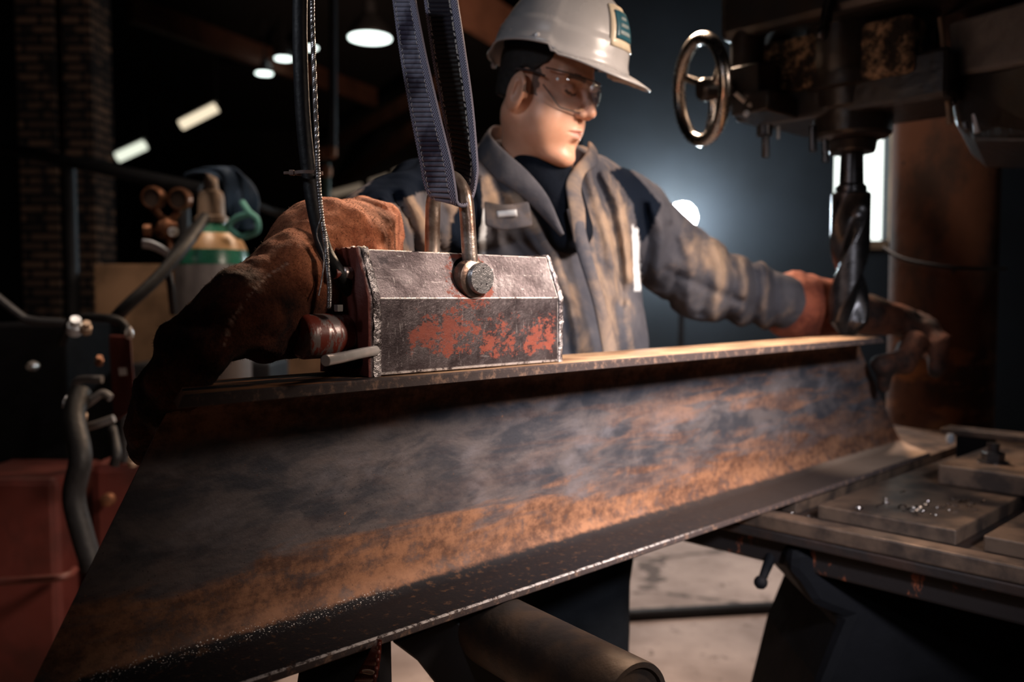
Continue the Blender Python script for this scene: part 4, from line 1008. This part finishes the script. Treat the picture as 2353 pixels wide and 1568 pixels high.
# hair at the back and sides below the hat
def hairf(p):
    q = p.copy(); q[..., 1] = np.abs(q[..., 1])
    d = ell(p, (.001, 0, .046), (.0935, .0815, .090))
    d = smin(d, ell(p, (-.030, 0, -.010), (.056, .066, .05)), .02)
    d = smax(d, -(p[..., 2] - (-.025 + np.clip(p[..., 0] + .035, 0, .1) * .9)), .004)
    d = smax(d, p[..., 0] - .052 + np.clip(.055 - p[..., 2], 0, .1) * .55, .006)
    d = smax(d, -ell(q, (.008, .083, -.012), (.032, .024, .044)), .004)
    return d + .0012 * vnoise(p, .008)
V, F = isomesh(hairf, (-.13, -.11, -.06), (.08, .11, .15), .0026)
obj('hair', (HC + V @ HR, F), M['hair'], pe, sharp=180)
for sgn in (-1, 1):
    e_ = obj('eye', (hw_(lathe([(0, -.0118), (.006, -.0100), (.0102, -.006), (.0118, 0), (.0102, .006), (.006, .0100), (0, .0118)], (.0745, .031 * sgn, .0085), (.9, .05 * sgn, -.45), 20, cap=False)[0]),
                     lathe([(0, -.0118), (.006, -.0100), (.0102, -.006), (.0118, 0), (.0102, .006), (.006, .0100), (0, .0118)], (0, 0, 0), n=20, cap=False)[1]), M['eye'], body)
# hard hat
Z0 = .060
def rim_z(th):
    c = math.cos(th); sdl = math.sin(th) ** 2
    return Z0 + .006 * c + .018 * sdl * (1 if c < .45 else .35) * (1.0 if abs(c + .15) < .5 else .4) - .030 * max(0, -c - .55) - .004
def shell(th, ph, grow=0.0):
    z0 = rim_z(th); a, b = .127 + grow, .108 + grow; top = .195 + grow
    cp = math.cos(ph) ** .82 if math.cos(ph) > 0 else 0; sp = math.sin(ph) ** .95 if ph > 0 else 0
    r = cp
    x = .022 + a * r * math.cos(th); y_ = b * r * math.sin(th); z = z0 + (top - z0) * sp
    rdg = .0045 * max(0, 1 - (y_ / .034) ** 2) ** .5 * (1 if abs(y_) < .034 else 0) * min(1, ph / .5) if ph > .05 else 0
    flare = .006 * math.exp(-(ph / .07) ** 2) + (.0035 if ph < .34 else 0)
    x += (rdg * math.cos(th) * cp + flare * math.cos(th)); y_ += flare * math.sin(th); z += rdg * sp
    return np.array([x, y_, z])
NTH, NPH = 120, 40; A = np.zeros((NPH + 5, NTH, 3))
for j in range(NTH):
    th = 2 * math.pi * j / NTH; dd = (th + math.pi) % (2 * math.pi) - math.pi
    bw = .048 * math.exp(-(dd / .78) ** 4) + .003
    base = shell(th, 0)
    for i in range(5):
        f = (4 - i) / 4
        A[i, j] = base + np.array([math.cos(th) * bw * f, math.sin(th) * bw * .75 * f, -.017 * (bw / .051) * f ** 1.3 - .001])
    for i in range(NPH): A[5 + i, j] = shell(th, (i / (NPH - 1)) * math.pi / 2 * .999)
V = A.reshape(-1, 3); n_ = NTH; F = []
for i in range(A.shape[0] - 1):
    for j in range(n_): F.append((i * n_ + j, i * n_ + (j + 1) % n_, (i + 1) * n_ + (j + 1) % n_, (i + 1) * n_ + j))
hh = obj('hard_hat', (hw_(V), F), M['hat'], pe, solid=.003, sharp=60)
def patch(t0_, t1_, p0, p1, g, n1=10, n2=8):
    return grid(np.array([[hw_(shell(a, b, g)) for b in np.linspace(p0, p1, n2)] for a in np.linspace(t0_, t1_, n1)]))
obj('badge_holder', patch(-.36, .30, .26, .86, .0035), M['badge'], hh, solid=.003, bevel=0)
obj('teal_sticker', patch(-.27, .21, .36, .76, .0062), M['teal'], hh, solid=.001)
for k in range(3):
    obj('sticker_mark', patch(-.2 + .03 * k, .10 - .03 * k, .42 + .1 * k, .47 + .1 * k, .0072, 6, 3), M['tealmark'], hh, solid=.0006)
obj('rear_screw', lathe([(.004, -.006), (.006, 0), (.003, .006)], hw_((-.108, -.02, .030)), n=14), M['chrome'], hh)
for (a, b) in [(-1.95, .12), (-1.45, .06)]:
    obj('side_rivet', lathe([(.005, -.003), (.006, 0), (.003, .003)], hw_(shell(a, b, .001)), hw_(shell(a, b, .01)) - hw_(shell(a, b, 0)), 14), M['hat'], hh)
obj('hat_liner', lathe([(.090, 0), (.094, .012), (.094, .022)], hw_((.004, 0, .064)), ux, 40, cap=False), M['tshirt'], hh, solid=.003)
# safety glasses
sg = None
def lp(th, z):
    a = .108 + .004 * math.cos(th * 2); k = 1 - .10 * ((z - .01) / .03) ** 2
    return hw_((.020 + (a - .012) * math.cos(th) ** .8 * k, .079 * math.sin(th), z))
def lowz(th):
    t_ = abs(th); return -.024 + .010 * math.exp(-(t_ / .16) ** 2) + .030 * max(0, (t_ - .75) / .55) ** 1.3
A = np.array([[lp(th, lowz(th) + (.037 + .0 * abs(th) - lowz(th)) * f) for f in np.linspace(0, 1, 9)] for th in np.linspace(-1.32, 1.32, 48)])
sg = obj('safety_glasses', grid(A), M['lens'], pe)
obj('lower_rim', tube(A[:, 0], .0012, 8), M['frame'], sg)
obj('upper_rim', tube(A[:, -1], .0013, 8), M['frame'], sg)
for k in (0, -1):
    s_ = -1 if k == 0 else 1
    obj('temple_arm', tube(spline([A[k, 4], hw_((.02, .083 * s_, .026)), hw_((-.010, .084 * s_, .024))], 8), .0022, 8), M['frame'], sg)
obj('hinge_screw', lathe([(.002, -.002), (.0032, 0), (.002, .002)], lp(-1.05, .022), lx, 12), M['chrome'], sg)
# ---- jacket
def pxr(px, z): return px * z / FPX
TA, TB = P(1262, 500, 1.80), P(1325, 930, 1.84)
tax = TB - TA; tax /= np.linalg.norm(tax)
wd = RT * .93 + np.array([0, .36, 0]); wd -= tax * (wd @ tax); wd /= np.linalg.norm(wd); dp_ = np.cross(tax, wd)
TR = np.array([wd, dp_, tax])
SL = P(1010, 468, 1.66); SR = P(1432, 492, 1.92)
EL, WLs = P(885, 535, 1.44), P(795, 592, 1.27)
ER, WRs = P(1610, 645, 2.06), P(1818, 700, 2.20)
def fold_field(p):
    """raised cloth folds and the creases beside them, placed along lines seen in the photograph"""
    q = p.reshape(-1, 3) - CAM.astype(np.float32); z = q @ FW; u = CX + FPX * (q @ RT) / z; v = CY - FPX * (q @ UP) / z
    out = np.zeros(len(q), np.float32)
    for ln, w_, am in FOLDS:
        m_ = np.full(len(q), 1e9, np.float32)
        for i in range(len(ln) - 1):
            a = np.array(ln[i], np.float32); d = np.array(ln[i + 1], np.float32) - a; L2 = d @ d
            h = np.clip(((u - a[0]) * d[0] + (v - a[1]) * d[1]) / L2, 0, 1)
            m_ = np.minimum(m_, (u - a[0] - h * d[0]) ** 2 + (v - a[1] - h * d[1]) ** 2)
        out += am * (.62 if ln[0][0] > 1500 else .85) * np.exp(-m_ / w_ ** 2)
    return out.reshape(p.shape[:-1])
FOLDS = []
for ln, w_, am in [
    ([(1350, 395), (1375, 480), (1398, 560), (1412, 680)], 11, .013), ([(1388, 402), (1424, 470), (1438, 560), (1446, 640)], 10, .012), ([(1368, 400), (1402, 490), (1420, 580), (1430, 700)], 8, -.012),
    ([(1340, 480), (1360, 600), (1398, 700), (1412, 800)], 12, .012), ([(1330, 520), (1345, 620), (1378, 720)], 8, -.010),
    ([(1175, 450), (1235, 520), (1282, 600), (1312, 700), (1338, 800)], 16, .013), ([(1150, 540), (1215, 600), (1260, 700), (1290, 800)], 14, -.008), ([(1225, 470), (1280, 560), (1310, 640)], 10, -.008),
    ([(1120, 410), (1140, 470), (1150, 560)], 10, .008), ([(1440, 700), (1450, 800)], 10, .009), ([(1300, 700), (1310, 820)], 9, -.008),
    ([(842, 480), (868, 520), (878, 580)], 10, .012), ([(862, 470), (890, 520), (904, 585)], 8, -.012), ([(882, 462), (912, 515), (932, 585)], 10, .013), ([(905, 450), (940, 510), (955, 580)], 8, -.012),
    ([(930, 440), (965, 500), (985, 575)], 11, .013), ([(965, 430), (1000, 500), (1010, 570)], 9, -.012), ([(1000, 425), (1040, 480), (1052, 560)], 12, .012), ([(820, 490), (842, 530), (850, 570)], 9, -.010),
    ([(1500, 470), (1522, 540), (1508, 640)], 11, .013), ([(1480, 470), (1492, 560), (1486, 640)], 8, -.014), ([(1540, 520), (1562, 600), (1540, 690)], 10, -.013), ([(1570, 545), (1592, 600), (1580, 700)], 11, .014),
    ([(1612, 555), (1630, 620), (1612, 720)], 10, -.013), ([(1640, 560), (1658, 620), (1640, 735)], 11, .014), ([(1676, 580), (1690, 640), (1668, 740)], 9, -.013), ([(1705, 600), (1715, 660), (1700, 745)], 10, .013),
    ([(1728, 600), (1738, 660), (1728, 755)], 8, -.013), ([(1752, 595), (1760, 660), (1755, 760)], 10, .013), ([(1778, 630), (1782, 690), (1778, 765)], 8, -.010), ([(1530, 620), (1620, 660), (1720, 700)], 9, -.008)]:
    FOLDS.append((ln, w_, am))
def jacket(p):
    q = (p - TA.astype(np.float32)) @ TR.T.astype(np.float32)
    L = np.linalg.norm(TB - TA); h = np.clip(q[..., 2] / L, 0, 1)
    hw2 = .190 - .02 * h + .0 * h; hd = .135
    q2 = q.copy(); q2[..., 2] = q[..., 2] - h * L
    k0 = np.sqrt((q2[..., 0] / hw2) ** 2 + (q2[..., 1] / hd) ** 2 + (q2[..., 2] / .13) ** 2)
    d = (k0 - 1) * .135
    d = smin(d, seg(p, P(1105, 410, 1.72), SL, .062, .090), .06)
    d = smin(d, seg(p, P(1330, 440, 1.82), SR, .070, .086), .06)
    d = smin(d, seg(p, P(1170, 400, 1.73), P(1300, 420, 1.76), .065, .065), .05)
    # arms with rumpled sleeves
    for (a, b, r1, r2, k) in ((SL, EL, .090, .076, .03), (EL, WLs, .076, .060, .02), (SR, ER, .086, .090, .03), (ER, WRs, .090, .066, .02)):
        d = smin(d, seg(p, a, b, r1, r2), k)
    for (a, b, ph, am, fr) in ((SL, EL, 0., .008, 15.), (EL, WLs, 1., .007, 24.), (SR, ER, 2., .004, 13.), (ER, WRs, .5, .003, 17.)):
        a = np.asarray(a, np.float32); b = np.asarray(b, np.float32); ba = b - a; L2 = np.sqrt(ba @ ba); hh_ = ((p - a) @ ba) / L2
        rr = np.sqrt(((p - a - hh_[..., None] * ba / L2) ** 2).sum(-1))
        m_ = np.clip((.13 - rr) / .03, 0, 1) * np.clip((hh_ + .01) / .05, 0, 1) * np.clip((L2 + .02 - hh_) / .05, 0, 1)
        wob = vnoise(p, .07, 3) * 2.2 + p[..., 2] * 16
        d = d - m_ * am * np.abs(np.sin(hh_ * fr + ph + wob)) ** 1.3
    d = d - fold_field(p) * (np.abs(d) < .05)
    d = d - .0045 * vnoise(p, .055, 5) - .0022 * vnoise(p, .022, 9)
    # open neck
    d = smax(d, -seg(p, P(1238, 350, 1.60), P(1268, 430, 1.585), .060, .038), .012)
    d = smax(d, -seg(p, P(1268, 430, 1.585), P(1312, 520, 1.58), .034, .006), .010)
    return d
lo = np.minimum.reduce([WLs, WRs, TA, TB, SL, SR, P(1325, 930, 1.95)]) - .14; hi = np.maximum.reduce([WLs, WRs, TA, TB, SL, SR]) + .15
lo[2] = P(1325, 930, 1.75)[2] - .12
V, F = isomesh(jacket, lo, hi, .0062)
def proj(Q):
    q = Q - CAM; z = q @ FW; return CX + FPX * (q @ RT) / z, CY - FPX * (q @ UP) / z, z
u, v, z = proj(V)
def inpoly(u, v, poly):
    c = np.zeros(len(u), bool); n = len(poly)
    for i in range(n):
        x1_, y1_ = poly[i]; x2_, y2_ = poly[(i + 1) % n]
        m_ = ((y1_ > v) != (y2_ > v)) & (u < (x2_ - x1_) * (v - y1_) / (y2_ - y1_ + 1e-9) + x1_); c ^= m_
    return c
navy = inpoly(u, v, [(760, 490), (800, 470), (850, 420), (930, 345), (1010, 315), (1080, 330), (1092, 420), (1010, 428), (940, 452), (885, 476), (840, 496), (790, 520), (755, 500)]) \
    | inpoly(u, v, [(1400, 395), (1440, 380), (1520, 470), (1500, 520), (1475, 560), (1462, 520), (1455, 470), (1430, 430)]) \
    | inpoly(u, v, [(1040, 500), (1105, 400), (1112, 600), (1030, 600)])
pale = inpoly(u, v, [(1110, 482), (1120, 482), (1112, 600), (1096, 600)]) | inpoly(u, v, [(1452, 520), (1466, 525), (1474, 665), (1458, 668)])
dirt = np.clip((u - 1270) / 60, 0, 1) * np.clip((1470 - u) / 30, 0, 1) * 1.0 + ((u < 1010) & (v > 430)) * .8 + (u > 1560) * np.clip((620 - v + (u - 1600) * .35) / 60, 0, 1) * .8 + inpoly(u, v, [(1150, 440), (1200, 450), (1290, 600), (1330, 800), (1290, 800), (1230, 600)]) * .8
ridge = fold_field(V.astype(np.float32)); ridge = np.clip(ridge / .006, 0, 1)
dirt = np.clip(dirt * .6 + ridge * np.where(u > 1500, .35, .75), 0, 1.2)  # raised fold crests tinted tan so they look lit
jk = obj('jacket', (V, F, {'navy': navy.astype(float), 'pale': pale.astype(float), 'dirt': dirt}), M['cloth'], pe, sharp=180)
# collar, placket, label
def strip_(top, bot, n=10, rows=5, bow=.006):
    a = spline([P(*q) for q in top], n); b = spline([P(*q) for q in bot], n)
    return grid(np.array([[a[i] * (1 - f) + b[i] * f + np.array([0, -1, .3]) * bow * math.sin(f * math.pi) for f in np.linspace(0, 1, rows)] for i in range(len(a))]))
zero = lambda VF, **k: (VF[0], VF[1], {a: np.full(len(VF[0]), k.get(a, 0.)) for a in ('navy', 'pale', 'dirt')})
obj('collar', zero(strip_([(1185, 300, 1.80), (1140, 288, 1.72), (1128, 310, 1.62), (1165, 350, 1.56), (1215, 395, 1.535), (1262, 455, 1.53), (1296, 540, 1.555)],
                          [(1165, 345, 1.83), (1108, 335, 1.74), (1100, 365, 1.62), (1135, 410, 1.56), (1160, 425, 1.545), (1215, 468, 1.54), (1290, 545, 1.56)])), M['cloth'], jk, solid=.006, subs=1)
obj('collar', zero(strip_([(1352, 325, 1.70), (1348, 350, 1.655), (1318, 388, 1.62), (1300, 420, 1.60), (1305, 470, 1.59), (1318, 560, 1.59)],
                          [(1372, 352, 1.72), (1372, 380, 1.67), (1345, 400, 1.625), (1335, 440, 1.605), (1345, 490, 1.60), (1345, 570, 1.60)]), dirt=1.), M['cloth'], jk, solid=.006, subs=1)
obj('placket', zero(strip_([(1300, 480, 1.592), (1325, 580, 1.590), (1362, 700, 1.59), (1388, 830, 1.59)], [(1335, 480, 1.597), (1358, 580, 1.593), (1392, 700, 1.597), (1425, 830, 1.61)]), dirt=.4), M['cloth'], jk, solid=.005, subs=1)
obj('chest_label', strip_([(1142, 486, 1.572), (1164, 484, 1.570), (1187, 482, 1.570)], [(1143, 500, 1.572), (1165, 498, 1.570), (1189, 497, 1.570)], 4, 3, .001), M['paletape'], jk, solid=.002)
obj('chest_pocket', zero(strip_([(1112, 462, 1.578), (1160, 470, 1.576), (1215, 462, 1.580)], [(1114, 520, 1.580), (1160, 530, 1.580), (1225, 520, 1.586)], 6, 5, .004)), M['cloth'], jk, solid=.004, subs=1)
ts = lambda p: np.minimum(seg(p, P(1238, 388, 1.655), P(1275, 440, 1.65), .058, .052), seg(p, P(1275, 440, 1.65), P(1310, 530, 1.655), .052, .045))
V, F = isomesh(ts, P(1238, 388, 1.655) - np.array([.1, .1, .28]), P(1310, 388, 1.655) + np.array([.12, .12, .1]), .006)
obj('t_shirt', (V, F), M['tshirt'], pe, sharp=180)
# trousers
def trous(p):
    d = seg(p, P(1245, 1000, 1.84), P(1235, 1260, 1.80), .12, .10); d = smin(d, seg(p, P(1350, 1000, 1.84), P(1352, 1260, 1.80), .11, .095), .04)
    a = P(1235, 1260, 1.80); b = a.copy(); b[2] = .1; d = smin(d, seg(p, a, b, .098, .075), .02)
    a = P(1352, 1260, 1.80); b = a.copy(); b[2] = .1; b[0] -= .01; d = smin(d, seg(p, a, b, .092, .075), .02)
    return d - .005 * vnoise(p, .06, 2)
c = P(1300, 1000, 1.8)
V, F = isomesh(trous, (c[0] - .25, c[1] - .2, 0.02), (c[0] + .25, c[1] + .2, c[2] + .14), .010)
obj('trousers', (V, F), M['trouser'], pe, sharp=180)
for uu in (1235, 1352):
    a = P(uu, 1260, 1.80); b = lambda p: smin(seg(p, (a[0], a[1], .06), (a[0] + .02, a[1] - .16, .045), .055, .045), seg(p, (a[0], a[1], .06), (a[0], a[1], .2), .055, .06), .02)
    V, F = isomesh(b, (a[0] - .1, a[1] - .25, 0.005), (a[0] + .12, a[1] + .1, .28), .008)
    obj('boot', (V, F), M['black'], pe, sharp=180)

# ---- near glove (his right hand)
def glove1(p):
    d = seg(p, P(835, 585, 1.275), P(745, 592, 1.16), .082, .072)
    d = smin(d, seg(p, P(745, 592, 1.16), P(672, 640, 1.07), .070, .050), .03)
    d = smin(d, seg(p, P(672, 640, 1.07), P(548, 712, .985), .050, .044), .02)
    d = smin(d, seg(p, P(690, 690, 1.07), P(600, 760, 1.02), .046, .032), .02)
    d = smin(d, seg(p, P(560, 722, .995), P(425, 795, .975), .046, .033), .02)
    # four fingers over the cut end of the beam, spread across it
    paths = [[(560, 752, .975), (478, 812, .945), (440, 872, .945), (425, 905, .965)],
             [(530, 735, .985), (440, 800, .955), (385, 880, .955), (362, 945, .975)],
             [(510, 722, 1.00), (418, 800, .975), (352, 890, .975), (328, 985, .99), (330, 1035, 1.005)],
             [(525, 718, 1.03), (430, 800, 1.01), (365, 900, 1.01), (330, 980, 1.03), (325, 1020, 1.04)]]
    for k, q in enumerate(paths):
        r = [.0205, .0205, .0195, .0175][k]
        for i in range(len(q) - 1): d = smin(d, seg(p, P(*q[i]), P(*q[i + 1]), r * (1.12 - .05 * i), r * (1.07 - .05 * i)), .010)
    # thumb from the side of the palm
    d = smin(d, seg(p, P(650, 715, 1.04), P(618, 768, 1.025), .034, .027), .016)
    d = smin(d, seg(p, P(618, 768, 1.025), P(690, 778, 1.06), .027, .023), .012)
    d = smin(d, seg(p, P(690, 778, 1.06), P(722, 785, 1.085), .023, .020), .010)
    wob = vnoise(p, .05, 4) * 1.6
    d = d - .004 * np.abs(np.sin(p[..., 2] * 70 + p[..., 0] * 45 + wob * 2)) * np.clip((p[..., 0] + .36) * 6, 0, 1) - .003 * vnoise(p, .02, 6) - .0009 * vnoise(p, .005, 8)
    return d
lo = np.minimum.reduce([P(300, 1060, 1.05), P(280, 700, .9), P(840, 500, 1.3)]) - .05; hi = np.maximum.reduce([P(840, 500, 1.36), P(330, 700, 1.0)]) + .07
lo[1] = .82; hi[1] = 1.40; lo[2] = 1.0; hi[2] = 1.46
V, F = isomesh(glove1, lo, hi, .0036)
u, v, z = proj(V)
cuff = np.clip((u - 560) / 160, 0, 1) * np.clip((720 - v - (760 - u) * .25) / 90, 0, 1)
def near_line(u, v, pts, w_):
    m_ = np.full(len(u), 1e9); dash = np.zeros(len(u)); acc = 0
    for i in range(len(pts) - 1):
        a = np.array(pts[i], float); b = np.array(pts[i + 1], float); L = np.linalg.norm(b - a)
        h = np.clip(((u - a[0]) * (b - a)[0] + (v - a[1]) * (b - a)[1]) / L ** 2, 0, 1); dd = np.hypot(u - a[0] - h * (b - a)[0], v - a[1] - h * (b - a)[1])
        s_ = dd < m_; m_ = np.where(s_, dd, m_); dash = np.where(s_, acc + h * L, dash); acc += L
    return np.clip(1.5 - m_ / w_, 0, 1) * (np.sin(dash * .55) > -.4)
seam = np.maximum(near_line(u, v, [(660, 605), (620, 630), (585, 665), (550, 710), (530, 740), (515, 790)], 2.2), near_line(u, v, [(715, 597), (740, 590), (770, 580)], 2.2)) * .75
gl1 = obj('work_glove', (V, F, {'cuff': cuff, 'seam': seam}), M['leather'], pe, sharp=180)
# loose suede fibres on the glove outline
rg3 = np.random.default_rng(3); me = gl1.data; nv = len(V); pick = rg3.choice(nv, 5200, replace=False)
nr = np.zeros(nv * 3, np.float32); me.vertex_normals.foreach_get('vector', nr); nr = nr.reshape(-1, 3)
fv = []; ff = []
for i in pick:
    L = rg3.uniform(.0018, .0042); dirn = nr[i] * .8 + rg3.normal(0, .45, 3) + np.array([0, 0, -.35]); dirn /= np.linalg.norm(dirn)
    sd = np.cross(dirn, rg3.normal(0, 1, 3)); sd /= np.linalg.norm(sd) + 1e-9; sd *= .00028; b_ = V[i]; k = len(fv)
    fv += [b_ - sd, b_ + sd, b_ + np.cross(dirn, sd) , b_ + dirn * L]; ff += [(k, k + 1, k + 3), (k + 1, k + 2, k + 3), (k + 2, k, k + 3)]
fz = obj('suede_fibre', (fv, ff, {'cuff': np.zeros(len(fv)), 'seam': np.zeros(len(fv))}), M['leather'], gl1); fz['kind'] = 'stuff'
# ---- far glove (his left hand)
def glove2(p):
    d = seg(p, P(1826, 702, 2.21), P(1900, 712, 2.275), .087, .076)
    d = smin(d, seg(p, P(1900, 712, 2.235), P(1990, 722, 2.27), .062, .048), .03)
    d = smin(d, seg(p, P(1990, 722, 2.27), P(2075, 740, 2.30), .048, .042), .02)
    for k, q in enumerate([[(2060, 738, 2.28), (2130, 758, 2.27), (2155, 790, 2.24), (2150, 850, 2.22)], [(2060, 735, 2.30), (2135, 750, 2.30), (2163, 785, 2.28), (2158, 845, 2.26)],
                           [(2060, 730, 2.33), (2125, 742, 2.34), (2150, 770, 2.36), (2150, 830, 2.37)], [(2050, 728, 2.36), (2110, 735, 2.38), (2135, 765, 2.40), (2135, 815, 2.40)]]):
        for i in range(len(q) - 1): d = smin(d, seg(p, P(*q[i]), P(*q[i + 1]), .022 - .001 * i, .021 - .001 * i), .010)
    # thumb hooked under the flange in front of the web
    return d - .004 * vnoise(p, .03, 2) - .002 * np.abs(np.sin(p[..., 0] * 60 + vnoise(p, .05) * 3))
def thumb2(p):
    d = seg(p, P(2100, 790, 2.24), P(2075, 832, 2.20), .034, .030); d = smin(d, seg(p, P(2075, 832, 2.20), P(2025, 838, 2.17), .030, .026), .012)
    d = smin(d, seg(p, P(2035, 845, 2.17), P(2030, 890, 2.19), .022, .014), .01)
    return d - .002 * vnoise(p, .02, 2)
def g2(p): return smin(glove2(p), thumb2(p), .02)
V, F = isomesh(g2, P(1800, 920, 2.2) - np.array([.08, .22, .02]), P(2180, 640, 2.42) + np.array([.06, .12, .02]), .0062)
u, v, z = proj(V); ed = np.clip((1912 - u) / 4, 0, 1)
obj('work_glove', (V, F, {'cuff': np.clip((1985 - u) / 40, 0, 1), 'seam': np.zeros(len(V))}), M['leather2'], pe, sharp=180)
